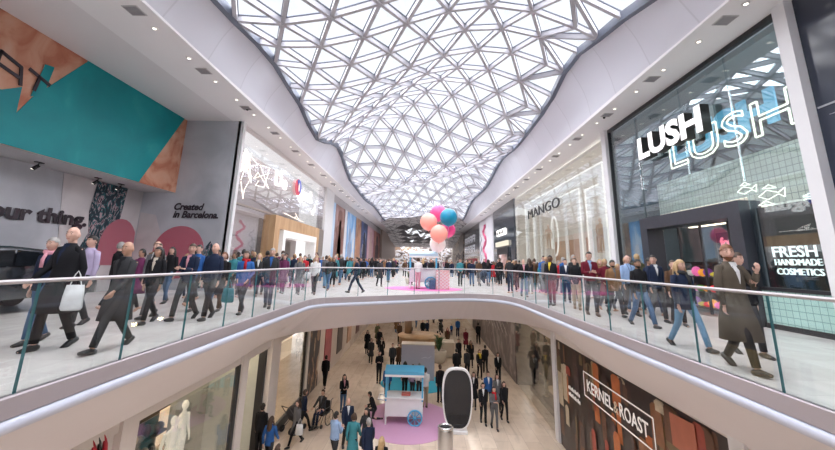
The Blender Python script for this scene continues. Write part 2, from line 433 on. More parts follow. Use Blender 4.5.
# ================================================================== UPPER LEFT
CONC=patchmat('mural_concrete',[(.25,(.36,.37,.41)),(.5,(.48,.49,.53)),(.75,(.60,.61,.65))],scale=(.5,.5,.5),rough=.6,detail=6)
RUST=patchmat('rust_plaster',[(.2,(.30,.085,.045)),(.42,(.46,.17,.10)),(.55,(.58,.30,.20)),(.8,(.64,.42,.32))],scale=(1,.8,.8),rough=.6,detail=8,distort=1.5)
TEAL=patchmat('teal_paint',[(.2,(.0,.19,.225)),(.6,(.0,.26,.285)),(.85,(.03,.34,.36))],scale=(.7,.7,.7),rough=.5,detail=6)
struct('wall_left_recess',bx(-13.2,-12.75,-6,16.6,0,4.25),CONC)
bm=bx(-12.8,-8.7,16.4,16.75,0,7.7); struct('wall_left_end',bm,CONC)
bk=bx(-12.9,-11.3,-6,16.4,4.22,7.7); struct('wall_left_bulkhead',bk,mat('bulkhead_side',(.5,.49,.5),.6))
# painted boarding on the bulkhead face
pm=thing('painted_hoarding','large teal and rust painted hoarding with dark letters high on the left wall','mural',(-11.3,5,4.22))
def yz(bm,pts,x,th=.02,mi=0):
    """flat polygon in the wall plane, pts=(y,z)"""
    a=[bm.verts.new((x,p[0],p[1])) for p in pts]; b=[bm.verts.new((x+th,p[0],p[1])) for p in pts]
    bm.faces.new(a[::-1]).material_index=mi; bm.faces.new(b).material_index=mi
    for i in range(len(a)): bm.faces.new((a[i],a[(i+1)%len(a)],b[(i+1)%len(a)],b[i])).material_index=mi
    bmesh.ops.recalc_face_normals(bm,faces=bm.faces)
def child_at(name,bm,m,p,smooth=False):
    o=obj(name,bm,m,p,smooth); o.matrix_parent_inverse=parent_inv(p); return o
bm=NB(); yz(bm,[(-5,4.22),(16.39,4.22),(16.39,7.695),(-5,7.695)],-11.29,.01); child_at('rust_board',bm,RUST,pm)
bm=NB(); yz(bm,[(-5,4.23),(14.14,4.23),(16.15,7.69),(11.04,7.69),(9.68,5.75),(9.40,5.15),(9.37,5.92),(8.92,5.62),(-5,4.9)],-11.275,.012); child_at('teal_board',bm,TEAL,pm)
bm=NB(); yz(bm,[(9.62,5.75),(9.95,5.95),(10.05,6.9),(9.78,6.85)],-11.26,.01); child_at('teal_stroke',bm,TEAL,pm)
LT=mat('dark_letter',(.03,.02,.03),.5)
def yl(name,s,size,y,z,x,m,par,**k): return text(name,s,size,(x,y,z),(0,1,0),m,par,**k)
t=yl('painted_letters','SE',1.0,6.4,5.95,-11.25,LT,pm,ext=.01); t['label']='dark letters'
bm=NB()
for a in (((8.62,6.0),(8.66,6.62)),((8.64,6.6),(9.22,6.42)),((9.2,6.44),(9.3,5.92)),((8.66,6.25),(9.22,6.12)),((9.4,6.5),(10.05,6.3)),((9.72,6.4),(9.66,5.95))):
    (y0,z0),(y1,z1)=a; beam(bm,(-11.24,y0,z0),(-11.24,y1,z1),.02,.09)
child_at('painted_letters',bm,LT,pm)
# mural on the recess wall
mu=thing('wall_mural','grey recess mural with black words, a dark tattooed figure and red spotted shapes','mural',(-12.75,8,0))
yl('slogan','your thing.',.66,10.12,2.44,-12.70,LT,mu,ext=.003,bold=.03,width=3.72)
PALE=patchmat('mural_pale',[(.3,(.50,.47,.48)),(.6,(.60,.56,.57))],rough=.6)
bm=NB(); yz(bm,[(12.55,4.2),(16.38,4.2),(16.38,0.02),(14.6,0.02),(13.1,1.0),(12.9,1.9)],-12.74,.01); child_at('pale_panel',bm,PALE,mu)
FIGD=patchmat('mural_figure',[(.40,(.015,.03,.045)),(.50,(.03,.13,.15)),(.56,(.45,.33,.36)),(.62,(.05,.03,.05)),(.7,(.5,.36,.36))],scale=(2.2,2.2,1.2),rough=.6,distort=4,interp='CONSTANT')
bm=NB(); yz(bm,[(13.95,4.2),(15.45,4.2),(15.35,3.0),(15.05,1.6),(14.7,0.6),(14.0,.7),(13.7,1.5),(14.0,2.2),(13.85,3.0)],-12.72,.01); child_at('figure',bm,FIGD,mu)
SPOT=None
def spotmat():
    m,nt,out=nt_new('red_halftone'); N=nt.nodes; L=nt.links
    b=N.new('ShaderNodeBsdfPrincipled'); L.new(b.outputs[0],out.inputs[0]); b.inputs['Roughness'].default_value=.6
    v=coords(N,L,'Object',scale=(9,9,9)); t=N.new('ShaderNodeTexVoronoi'); t.inputs['Randomness'].default_value=.1; L.new(v,t.inputs['Vector'])
    rp=ramp(N,[(.0,(.42,.33,.36)),(.30,(.42,.33,.36)),(.36,(.45,.07,.12))],'CONSTANT'); L.new(t.outputs['Distance'],rp.inputs[0]); L.new(rp.outputs[0],b.inputs['Base Color']); return m
SPOT=spotmat()
bm=NB(); yz(bm,[(15.5+.95*math.cos(a),1.75+1.15*math.sin(a)) for a in [PI*.02+PI*k/12*1.0 for k in range(13)] if 15.5+.95*math.cos(a)<16.39]+[(14.55,1.0),(16.38,1.0)],-12.715,.01); child_at('spotted_circle',bm,SPOT,mu)
mv=thing('end_wall_mural','grey end wall mural with a red spotted sun and two lines of black words','mural',(-10.5,16.4,0))
bm=NB(); pts=[(-10.72+1.13*math.cos(a),1.6+1.13*math.sin(a)) for a in [2*PI*k/36 for k in range(36)]]
def xzp(bm,pts,y,th=-.012,mi=0):
    a=[bm.verts.new((p[0],y,p[1])) for p in pts]; b=[bm.verts.new((p[0],y+th,p[1])) for p in pts]
    bm.faces.new(a).material_index=mi; bm.faces.new(b).material_index=mi
    for i in range(len(a)): bm.faces.new((a[i],a[(i+1)%len(a)],b[(i+1)%len(a)],b[i])).material_index=mi
    bmesh.ops.recalc_face_normals(bm,faces=bm.faces)
xzp(bm,pts,16.385); child_at('spotted_sun',bm,SPOT,mv)
bm=NB(); xzp(bm,[(-12.7,.02),(-11.95,.02),(-11.6,2.3),(-12.0,3.2),(-12.7,3.3)],16.39,-.006); child_at('pale_shape',bm,PALE,mv)
bm=NB(); xzp(bm,[(-9.9,.1),(-9.0,.1),(-9.0,1.6),(-9.35,2.1),(-9.75,1.5)],16.37,-.006); child_at('dark_shape',bm,FIGD,mv)
for s_,z_,w_ in (('Created',3.45,1.35),('in Barcelona.',3.1,2.05)): text('words',s_,.42,(-11.2,16.36,z_),(1,0,0),LT,mv,ext=.006,bold=.015,width=w_,shear=.25)
# track spots under the bulkhead
for i,(x,y) in enumerate(((-12.2,11.17),(-12.25,13.42),(-12.3,14.57))):
    t=thing('track_spotlight','small black spotlight under the painted bulkhead, %s'%('nearest of the three, above the slogan' if i==0 else ('middle of the three, beside the pale panel' if i==1 else 'farthest of the three, above the mural figure')),'spotlight',(x,y,4.22))
    bm=bx(-.05,.05,-.12,.12,-.03,0); obj('mount',bm,BLACK,t)
    bm=NB(); tube(bm,[(0,.0,-.03),(.02,-.02,-.12)],.015,6); tube(bm,[(0,.02,-.1),(-.1,-.06,-.24)],[.055,.06],12); obj('lamp_body',bm,BLACK,t,True)
    bm=NB(); tube(bm,[(-.1,-.06,-.24),(-.104,-.063,-.25)],[.045,.045],10); obj('lens',bm,LENS,t)
# parked car in the recess
def make_car():
    t=thing('car','dark grey parked car on display behind the walkway rail at the recess','car',(-10.35,9.0,0))
    P=mat('car_paint',(.03,.035,.045),.25,metal=.5,coat=.8); prof=[(-2.15,.35),(-2.2,.75),(-2.05,.98),(-1.75,1.08),(-1.2,1.5),(-.3,1.56),(.5,1.5),(1.15,1.08),(1.9,.92),(2.15,.72),(2.18,.35)]
    bm=NB(); rows=[]
    for x,k in ((-.88,.93),(-.8,1),(0,1.02),(.8,1),(.88,.93)):
        rows.append([bm.verts.new((x*(1 if z<1.05 else .82),yy*k,.35+(z-.35)*(k if abs(x)>.85 else 1))) for yy,z in prof])
    n=len(prof)
    for a,b in zip(rows,rows[1:]):
        for i in range(n): bm.faces.new((a[i],a[(i+1)%n],b[(i+1)%n],b[i]))
    bm.faces.new(rows[0][::-1]); bm.faces.new(rows[-1]); bmesh.ops.recalc_face_normals(bm,faces=bm.faces)
    obj('body',bm,P,t,True)
    G=mat('car_window',(.01,.012,.016),.08)
    for s in (-1,1):
        bm=NB(); yzp=[(-1.45,1.1),(-1.1,1.42),(-.3,1.47),(-.3,1.1)]; yz(bm,yzp,s*.80,s*.02); obj('window',bm,G,t)
        bm=NB(); yz(bm,[(-.24,1.1),(-.24,1.47),(.45,1.42),(.98,1.1)],s*.80,s*.02); obj('window',bm,G,t)
        bm=bx(s*.9-.06*(s<0),s*.9+.06*(s>0)+.03,.75,.95,1.02,1.15); obj('wing_mirror',bm,P,t)
        for yy in (-1.35,1.35):
            bm=NB(); disc(bm,(s*.8,yy,.33),.33,'x',24,.2); w=obj('wheel',bm,mat('tyre',(.015,.015,.015),.7),t)
            bm=NB(); disc(bm,(s*.9,yy,.33),.2,'x',12,.03)
            for k in range(5): tube(bm,[(s*.93,yy,.33),(s*.93,yy+.19*math.cos(k*1.257),.33+.19*math.sin(k*1.257))],.025,5)
            obj('hub',bm,mat('alloy',(.45,.45,.47),.3,metal=.8),w)
    for s in (-1,1):
        bm=bev(bx(s*.62-.18,s*.62+.18,2.0,2.16,.66,.8),.03); obj('headlamp',bm,mat('lamp_glass',(.6,.62,.66),.1),t)
        bm=bev(bx(s*.68-.12,s*.68+.12,-2.2,-2.08,.8,.95),.02); obj('tail_lamp',bm,mat('tail_red',(.25,.01,.01),.2),t)
    return t
make_car()
# ------- zigzag shopfront Y 16.75-32
def frame_rect(bm,x,y0,y1,z0,z1,w,d=.12,mi=0):
    box(bm,x-d,x+d,y0,y0+w,z0,z1,mi); box(bm,x-d,x+d,y1-w,y1,z0,z1,mi); box(bm,x-d,x+d,y0+w,y1-w,z1-w,z1,mi)
struct('trim_4',bx(-8.82,-8.55,16.4,16.62,0,7.7),POST)
BEIGE=mat('beige_boarding',(.24,.205,.19),.6,var=.05,scale=.5)
WOOD=patchmat('honey_wood',[(.3,(.42,.25,.13)),(.6,(.55,.36,.2)),(.8,(.62,.43,.27))],scale=(2,2,.5),rough=.45,detail=5)
INT=mat('dim_shop_interior',(.16,.14,.13),.7,var=.3,scale=2)
struct('wall_left_shop',bx(-11.2,-10.9,16.75,32.1,0,7.7),BEIGE)
struct('floor_shop_left',bx(-10.9,-8.6,16.75,32.1,.0,.01),FLOORU)
struct('window_1',bx(-8.74,-8.70,16.62,32.1,3.9,7.7),SHOPG2)
struct('window_2',bx(-8.74,-8.70,16.62,20.9,0.05,3.85),SHOPG2)
struct('trim_5',bx(-8.8,-8.66,16.62,32.1,3.84,3.92),mat('bronze_bar',(.3,.25,.22),.4))
sg=thing('shop_portal','honey wood and white square entrance portal of the neon-lit shop','portal',(-8.7,25.2,0))
bm=NB(); frame_rect(bm,-8.75,20.95,30.0,0,3.85,.75,.35); child_at('wood_frame',bm,WOOD,sg)
bm=NB(); frame_rect(bm,-8.7,22.2,29.2,0,3.1,.42,.36); child_at('white_frame',bm,mat('portal_white',(.8,.79,.78),.4,emit=.15),sg)
bm=bx(-10.4,-10.2,22.6,28.8,0,2.7); child_at('inner_wall',bm,INT,sg)
bm=bx(-10.15,-10.1,24.3,26.6,.4,2.1); child_at('lit_panel',bm,emis('lit_panel',(1,.95,.9),.8),sg)
struct('wall_left_shop_pier',bx(-8.95,-8.6,30.0,32.1,0,3.85),BEIGE)
# shelving behind lower glass
NEON=emis('white_neon',(1,.92,.84),2.6)
rr=random.Random(11)
ns=thing('neon_sculpture','tangle of straight white neon tubes zigzagging across the upper shop glass','neon sign',(-9.1,17,4))
def zig(y0,y1,z0,z1,n,seed,x=-9.0):
    q=random.Random(seed); bm=NB(); p=None
    for i in range(n):
        a=Vector((x+q.uniform(-.25,.1),q.uniform(y0,y1),q.uniform(z0,z1)))
        if p is not None:
            if (a-p).length>2.3: a=p+(a-p).normalized()*q.uniform(1,2.3)
            tube(bm,[p,a],.022,5)
        p=a
    return bm
child_at('near_cluster',zig(16.9,18.9,4.1,6.9,17,3),NEON,ns)
child_at('near_cluster',zig(17.2,19.6,5.6,6.9,12,9),NEON,ns)
child_at('middle_cluster',zig(19.0,21.2,5.2,6.6,10,5),NEON,ns)
child_at('lower_cluster',zig(23,28.6,4.1,4.8,11,8),NEON,ns)
child_at('end_cluster',zig(29.2,30.6,4.6,6.0,8,18),NEON,ns)
dsg=thing('shop_sign','white lettered shop sign reading Desigual with a red and blue round emblem','sign',(-8.9,21,5.6))
yl('lettering','De',1.25,21.6,5.75,-8.95,emis('sign_white',(1,.96,.93),2.4),dsg,ext=.05,bold=.03,width=1.9)
yl('lettering','igual',1.25,25.6,5.75,-8.95,emis('sign_white',(1,.96,.93),2.4),dsg,ext=.05,bold=.03,width=3.3)

bm=NB(); disc(bm,(-8.62,24.75,6.2),.55,'x',28,.05); child_at('emblem_disc',bm,mat('emblem_red',(.55,.06,.1),.4,emit=.3),dsg)
bm=NB(); yz(bm,[(24.75+.52*math.cos(a),6.2+.52*math.sin(a)) for a in [R(-50)+R(180)*k/14 for k in range(15)]],-8.585,.02); child_at('emblem_half',bm,mat('emblem_blue',(.06,.1,.45),.4,emit=.3),dsg)
bm=NB(); yz(bm,[(24.75+.16*math.cos(a),6.2+.3*math.sin(a)) for a in [2*PI*k/14 for k in range(14)]],-8.56,.02); child_at('emblem_centre',bm,mat('emblem_pale',(.8,.7,.7),.4,emit=.3),dsg)
# interior shelving with garments near
def shelf_unit(x,y0,y1,z0,z1,side,label,cols,seed,levels=3):
    q=random.Random(seed); t=thing('display_shelving',label,'shelving',((x),(y0+y1)/2,z0))
    bm=NB(); box(bm,x-.25,x-.2,y0,y1,z0,z1) if side<0 else box(bm,x+.2,x+.25,y0,y1,z0,z1)
    for i in range(levels+1):
        z=z0+(z1-z0)*i/levels; box(bm,x-.2,x+.2,y0,y1,z-.02,z+.02)
    child_at('shelf_frame',bm,mat('shelf_dark',(.06,.055,.05),.5),t)
    for i in range(levels):
        z=z0+(z1-z0)*i/levels+.03; bm=NB(); yy=y0+.1
        mats=[mat('goods_%s'%c[0],c[1],.5,emit=c[2] if len(c)>2 else .0) for c in cols]
        while yy<y1-.2:
            w=q.uniform(.14,.3); h=q.uniform(.12,.7*(z1-z0)/levels); k=q.randrange(len(mats))
            sphere(bm,(x,yy+w/2,z+h/2),(.15,w/2,h/2),8,6,k); yy+=w+.03
        g=child_at('goods',bm,mats,t,True); g['kind']='stuff'
    return t
shelf_unit(-10.3,17.2,20.4,0.1,2.6,-1,'dim shelving of folded goods behind the glass beside the wooden portal',[('grey',(.2,.2,.22)),('navy',(.05,.07,.14)),('pale',(.5,.48,.45)),('teal',(.1,.3,.35),.2)],4)
# ------- poster wall
struct('wall_left_far',bx(-9.3,-8.78,32.1,76,0,7.7),mat('far_wall_grey',(.45,.44,.46),.6))
struct('trim_6',bx(-8.8,-8.6,32.15,35.0,0,7.7),mat('pillar_white',(.74,.74,.76),.5))
def poster(y0,y1,z0,z1,stops,label,scale,fig=None):
    t=thing('wall_poster',label,'poster',(-8.77,(y0+y1)/2,z0))
    nm='poster_%d'%int(y0*10)
    bm=NB(); yz(bm,[(y0,z0),(y1,z0),(y1,z1),(y0,z1)],-8.78,.04); child_at('print',bm,patchmat(nm,stops,scale=scale,rough=.5,detail=3,distort=1.5),t)
    if fig:
        for pts,col in fig:
            bm=NB(); yz(bm,[(y0+(y1-y0)*a,z0+(z1-z0)*b) for a,b in pts],-8.735,.012); child_at('figure',bm,mat('fig_%s'%('_'.join('%02d'%int(c*99) for c in col)),col,.6,var=.25,scale=1.5),t)
    return t
def sil(cx,w,top,base=0.0,head=.11):
    p=[(cx-w*.5,base),(cx+w*.5,base),(cx+w*.46,top-head*2.6),(cx+w*.18,top-head*2.1),(cx+w*.30,top-head*1.2),(cx+w*.2,top-head*.2),(cx,top),(cx-w*.2,top-head*.2),(cx-w*.30,top-head*1.2),(cx-w*.18,top-head*2.1),(cx-w*.46,top-head*2.6)]
    return p
BR=(.16,.075,.06); SK=(.45,.27,.2); WH=(.6,.6,.62); NV=(.03,.04,.09)
poster(33.2,36.5,0,6.9,[(.4,(.35,.55,.78)),(.6,(.55,.68,.82))],'narrow sky blue poster with a dark haired figure, first along the left wall',(1,.3,.3),[(sil(.3,.7,.55),BR)])
poster(36.6,41.0,0,6.9,[(.35,(.22,.11,.09)),(.55,(.34,.2,.18)),(.7,(.45,.33,.34))],'tall brown poster of a long-haired figure beside the sky blue one',(1,.35,.25),[(sil(.5,.8,.95),(.20,.095,.075)),(sil(.5,.4,.8,.1),(.3,.17,.14))])
poster(41.1,42.3,0,6.9,[(.4,(.6,.6,.64)),(.6,(.7,.7,.72))],'narrow white strip poster between the brown and the blue posters',(1,.5,.5))
poster(42.4,47.9,0,6.9,[(.3,(.06,.22,.5)),(.5,(.16,.36,.65)),(.65,(.5,.6,.72))],'bright blue poster with pale streaks in the middle of the poster wall',(1,.5,.2),[(sil(.35,.4,.75),(.25,.3,.42)),(sil(.75,.35,.6),WH)])
poster(48.0,52.2,0,6.9,[(.35,(.2,.1,.07)),(.6,(.4,.24,.14)),(.7,(.6,.4,.25))],'orange brown poster of a face beyond the blue poster',(1,.3,.3),[(sil(.5,.6,.9),(.35,.17,.1))])
poster(52.3,58.3,0,6.9,[(.35,(.02,.03,.08)),(.6,(.06,.1,.25)),(.75,(.5,.5,.55))],'dark navy poster with a white shape beyond the orange brown face',(1,.3,.3),[(sil(.5,.5,.8,.25),(.02,.02,.03)),(sil(.3,.3,.55,.3),WH)])
poster(58.5,66,0,6.8,[(.4,(.5,.28,.35)),(.6,(.65,.45,.48))],'pink poster with a soft figure, second to last on the left wall',(1,.3,.3),[(sil(.5,.5,.9),(.55,.38,.36))])
poster(66.1,75.5,0,6.7,[(.4,(.3,.08,.08)),(.6,(.5,.2,.15))],'dark red poster at the far end of the poster wall',(1,.3,.3),[(sil(.5,.5,.9),(.1,.05,.06))])
struct('wall_left_end_cladding',bx(-9.3,-8.4,76,115,0,7.7),mat('brown_cladding',(.22,.16,.14),.5,var=.2,emit=.12))
# ================================================================== UPPER RIGHT
struct('wall_right_near',bx(8.7,9.0,-6,7.85,0,7.7),mat('dark_glass_panel',(.028,.035,.055),.12,var=.4,scale=.5))
dl=thing('window_decal','faint outlined drawing and a pale bar on the dark glass panel at the far right','decal',(8.69,6,4))
bm=NB(); box(bm,8.675,8.69,3,7.8,4.9,4.94); child_at('pale_bar',bm,mat('faint_line',(.35,.36,.4),.5),dl)
bm=NB(); q=random.Random(3); p=None
for i in range(12):
    a=Vector((8.67,q.uniform(6.6,7.6),q.uniform(4.55,4.85)))
    if p: tube(bm,[p,a],.006,4)
    p=a
child_at('drawing',bm,mat('faint_line',(.35,.36,.4),.5),dl)
struct('trim_7',bx(8.5,8.85,7.86,8.18,0,7.7),POST); struct('trim_8',bx(8.5,8.85,16.85,17.25,0,7.7),POST)
# glass shopfront LUSH
LTILE=tilemat('cream_wall_tiles',(.62,.59,.52),(.57,.54,.48),(.3,.29,.27),.2,.2,.3,.012,.2,vec_rot=(0,PI/2,0),emit=.4)  # tile emission put in so the bulkhead shows through the glass
LTILE2=tilemat('mint_tiles',(.42,.62,.57),(.40,.59,.54),(.20,.33,.31),.16,.16,.2,.008,.05,vec_rot=(0,PI/2,0))
struct('wall_right_shop',bx(13.0,13.2,8.2,16.9,0,7.7),mat('lush_back',(.22,.18,.15),.6,var=.3))
struct('wall_right_shop_partition',bx(9,13,16.9,17.2,0,7.7),mat('lush_side',(.09,.12,.14),.5))
struct('floor_shop_right',bx(8.72,13,8.2,16.9,0,.01),mat('lush_floor',(.2,.17,.15),.4))
struct('ceiling_shop_right',bx(8.9,13,8.2,16.9,7.4,7.6),mat('lush_ceiling',(.2,.24,.27),.6))
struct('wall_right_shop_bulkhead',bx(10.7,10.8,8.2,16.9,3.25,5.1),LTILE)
struct('window_3',bx(8.70,8.74,8.2,9.98,.98,7.62),SHOPG)
struct('window_4',bx(8.70,8.74,10.02,11.98,3.3,7.62),SHOPG); struct('window_5',bx(8.70,8.74,12.02,14.58,3.3,7.62),SHOPG)
struct('window_6',bx(8.70,8.74,14.7,16.84,.1,7.62),SHOPG)
bm=NB(); box(bm,8.64,8.8,8.18,16.85,7.56,7.7); box(bm,8.62,8.8,8.18,10.0,0,.12); box(bm,8.62,8.8,8.18,10.0,.9,.98); box(bm,8.62,8.8,14.7,16.85,0,.1); box(bm,8.64,8.8,16.78,16.86,0,7.6)
struct('window_7',bm,BLACK)
struct('wall_right_dado',bx(8.66,8.78,8.2,10.0,.12,.9),LTILE2)
po=thing('shop_portal','thick dark square door portal of the cosmetics shop','portal',(8.7,12.3,0))
bm=NB(); frame_rect(bm,8.75,10.02,14.68,0,3.22,.42,.3); child_at('door_frame',bm,DARK,po)
bm=NB()
for y in (11.2,12.35,13.4): box(bm,9.02,9.08,y-.03,y+.03,0,2.8)
child_at('door_mullions',bm,BLACK,po)
bm=bx(9.04,9.06,10.44,14.26,.05,2.8); child_at('door_glass',bm,CLEARG,po)
# produce shelves
fruit=[('red',(.55,.03,.04),1.2),('pink',(.6,.12,.3),1.2),('orange',(.65,.25,.03),1.2),('yellow',(.65,.5,.05),.4),('green',(.12,.3,.05),.4),('white',(.7,.68,.62),.4),('purple',(.25,.06,.35),.4)]  # emission in the goods stands in for light falling on them
shelf_unit(9.7,10.5,12.2,.1,1.45,1,'near shelves of bright coloured bath goods inside the dark portal',fruit,1)
shelf_unit(9.7,12.4,14.2,.1,1.6,1,'far shelves of red and pink bath goods inside the dark portal',fruit,2)
for y,c,w in ((11.0,(.7,.12,.18),'red'),(12.6,(.75,.45,.2),'orange'),(11.8,(.7,.3,.4),'pink')):
    bm=NB(); sphere(bm,(0,0,0),(.28,.28,.26),12,8); o=obj('pendant_globe',bm,mat('globe_%s'%w,c,.5,emit=.4),None,True,(10.6,y,2.35)); tag(o,'%s paper globe hanging inside the cosmetics shop door'%w,'lantern')
wn=thing('chalk_sign','dark board with curly pink and white words behind the shop door','sign',(10.9,12.8,2))
bm=bx(10.95,11.0,12.3,14.2,1.6,2.7); child_at('board',bm,mat('board_dark',(.03,.03,.04),.6),wn)
text('words','for',.45,(10.93,14.0,2.2),(0,-1,0),emis('pinkglow',(1,.25,.35),1.0),wn,bold=.02); text('words','hair',.5,(10.93,13.9,1.75),(0,-1,0),emis('whiteglow',(.9,.92,1),1.2),wn,bold=.02)
# added warm fill strips, floating well below the shop ceiling, brighten the interior
for x,y0,y1 in ((11.6,9,16.4),(9.6,10.4,14.4)):
    bm=bx(x-.08,x+.08,y0,y1,3.1,3.14); o=obj('fill_light',bm,emis('shop_fill',(1,.85,.65),3)); tag(o,'warm linear fill light added inside the cosmetics shop %s'%('above its door' if x<10 else 'towards its back'),'light')
def yr(name,s,size,y,z,x,m,par,**k): return text(name,s,size,(x,y,z),(0,-1,0),m,par,**k)
ls=thing('shop_sign','raised white block letters LUSH with blue shadow letters and an outlined neon repeat','sign',(8.7,12.6,5.5))
yr('letters','LUSH',1.12,14.1,5.5,8.50,[mat('letter_white',(.85,.84,.85),.4,emit=.55),mat('letter_side',(.02,.02,.02),.5)],ls,ext=.14,bold=.05,width=3.4)
yr('blue_letters','LUSH',1.4,14.5,5.55,9.9,mat('letter_blue',(.10,.30,.45),.4,emit=.9),ls,ext=.03,bold=.05,width=4.6)
# neon outlines: outline of the letters as tubes
def text_outline(s,size,org,xd,width,r,m,par,name):
    cu=bpy.data.curves.new(name,'FONT'); cu.body=s; cu.size=size; cu.fill_mode='NONE'; cu.offset=.05; cu.resolution_u=3
    t=bpy.data.objects.new('tmp',cu); C.objects.link(t); dg=bpy.context.evaluated_depsgraph_get(); dg.update()
    me=bpy.data.meshes.new_from_object(t.evaluated_get(dg)); bpy.data.objects.remove(t); bpy.data.curves.remove(cu)
    xs=[v.co.x for v in me.vertices]; f=width/(max(xs)-min(xs)); x0=min(xs)
    X=Vector(xd); bm=NB()
    for e in me.edges:
        a,b=[me.vertices[i].co for i in e.vertices]
        pa=Vector(org)+X*((a.x-x0)*f)+Vector((0,0,a.y)); pb=Vector(org)+X*((b.x-x0)*f)+Vector((0,0,b.y)); tube(bm,[pa,pb],r,5)
    bpy.data.meshes.remove(me); return child_at(name,bm,m,par)
text_outline('LUSH',1.45,(9.35,13.75,5.05),(0,-1,0),4.9,.028,emis('warm_neon',(1,.88,.7),2.6),ls,'neon_outline')
fs=thing('shop_sign','glowing white words FRESH HANDMADE COSMETICS on the dark shop glass','sign',(8.8,9.2,1.2))
GL=emis('sign_glow',(1,.98,.95),1.7)
yr('words','FRESH',.36,9.66,1.72,8.80,GL,fs,ext=.01,bold=.004,width=1.08)
yr('words','HANDMADE',.215,9.64,1.52,8.80,GL,fs,ext=.015,bold=.0,width=1.12)
yr('words','COSMETICS',.215,9.62,1.30,8.80,GL,fs,ext=.015,bold=.0,width=1.10)
bm=bx(8.86,8.9,8.2,9.97,.98,3.0); child_at('dark_backing',bm,mat('sign_back',(.02,.022,.025),.3),fs)
nf=thing('neon_sculpture','thin white neon outlines of fish and bottles above the glowing words','neon sign',(9.0,9.2,2.4))
NE2=emis('thin_neon',(1,.9,.78),2.4)
def loop(bm,pts,x=8.95,r=.012): 
    for a,b in zip(pts,pts[1:]+pts[:1]): tube(bm,[(x,a[0],a[1]),(x,b[0],b[1])],r,5)
for k,(cy,cz,s_) in enumerate(((10.25,3.55,.32),(9.55,3.3,.38),(9.7,2.85,.45),(9.0,2.75,.3),(8.6,2.95,.3),(9.9,2.6,.35),(9.1,2.45,.22))):
    bm=NB(); loop(bm,[(cy+s_,cz),(cy+s_*.3,cz+s_*.35),(cy-s_*.5,cz+s_*.05),(cy-s_,cz+s_*.3),(cy-s_*.9,cz-s_*.3),(cy-s_*.5,cz-s_*.05),(cy+s_*.3,cz-s_*.3)]); loop(bm,[(cy+s_*.6,cz+s_*.5),(cy+s_*.1,cz+s_*.7),(cy-s_*.4,cz+s_*.4)]); child_at('outline',bm,NE2,nf)
# ------- MANGO
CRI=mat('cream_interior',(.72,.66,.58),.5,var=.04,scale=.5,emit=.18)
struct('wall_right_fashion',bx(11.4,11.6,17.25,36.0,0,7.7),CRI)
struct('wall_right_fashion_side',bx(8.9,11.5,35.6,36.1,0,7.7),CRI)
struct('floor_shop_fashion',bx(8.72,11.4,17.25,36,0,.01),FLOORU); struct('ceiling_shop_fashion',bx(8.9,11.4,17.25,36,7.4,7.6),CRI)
for i,(a,b) in enumerate(((17.25,21.9),(21.95,26.55),(26.6,31.1),(31.15,35.6))): struct('window_%d'%(8+i),bx(8.70,8.73,a,b,.05,7.65),CLEARG)
GW=emis('white_tube',(1,.95,.88),1.15)
mf=thing('portal_frame','nested tall white glowing frames inside the cream fashion shopfront','frame',(9.2,26,0))
for y0,y1,x,z in ((18.2,32.6,9.0,6.5),(22.0,31.5,9.35,5.9),(18.6,21.0,9.3,5.6)):
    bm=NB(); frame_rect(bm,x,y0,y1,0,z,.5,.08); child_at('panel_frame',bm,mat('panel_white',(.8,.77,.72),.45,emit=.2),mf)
    bm=NB(); frame_rect(bm,x-.1,y0-.06,y1+.06,0,z+.06,.06,.03); child_at('light_line',bm,GW,mf)
for y0 in (17.9,19.2,21.4,24.2,27.0,29.9,32.9,34.2):
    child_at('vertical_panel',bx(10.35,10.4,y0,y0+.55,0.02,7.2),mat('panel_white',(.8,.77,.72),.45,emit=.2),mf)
mg=thing('shop_sign','thin black capital letters MANGO on the cream shopfront','sign',(8.6,27,5.2))
yr('letters','MANGO',.98,30.7,5.05,8.62,mat('sign_black',(.02,.02,.02),.4),mg,ext=.03,width=7.2)
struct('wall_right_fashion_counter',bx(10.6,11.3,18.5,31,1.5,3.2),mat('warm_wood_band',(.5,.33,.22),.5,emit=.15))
def mannequin(x,y,z,label,mats=None,h=1.8,rz=0,sex=0):
    t=thing('mannequin',label,'mannequin',(x,y,z),rz)
    k=h/1.8; m=mats or mat('mannequin_cream',(.75,.68,.58),.35)
    bm=NB()
    tube(bm,[(0,0,.85*k),(0,0,1.0*k),(0,0,1.15*k),(0,0,1.32*k),(0,0,1.44*k),(0,0,1.5*k),(0,0,1.56*k)],[(.15,.1),(.16,.1),(.12,.09),(.17,.11),(.16,.09),(.055,.055),(.045,.045)],14)
    sphere(bm,(0,-.01,1.67*k),(.085,.1,.125),12,9)
    for s in (-1,1):
        tube(bm,[(s*.09,0,.92*k),(s*.1,0,.5*k),(s*.1,.01,.1*k)],[.085,.06,.04],9); tube(bm,[(s*.1,.05,.05*k),(s*.1,-.14,.03*k)],[.045,.035],8)
        tube(bm,[(s*.17,0,1.42*k),(s*.24,.02,1.14*k),(s*.22,-.08,.88*k)],[.052,.04,.028],8); tube(bm,[(s*.22,-.08,.88*k),(s*.21,-.1,.74*k)],[.028,.02],7)
    obj('body',bm,m,t,True); bm=NB(); disc(bm,(0,0,.01),.2,n=20,th=.02); obj('base',bm,mat('chrome',(.6,.6,.62),.2,metal=.8),t); return t
mg_m=mat('mannequin_gold',(.68,.5,.36),.4,emit=.1)
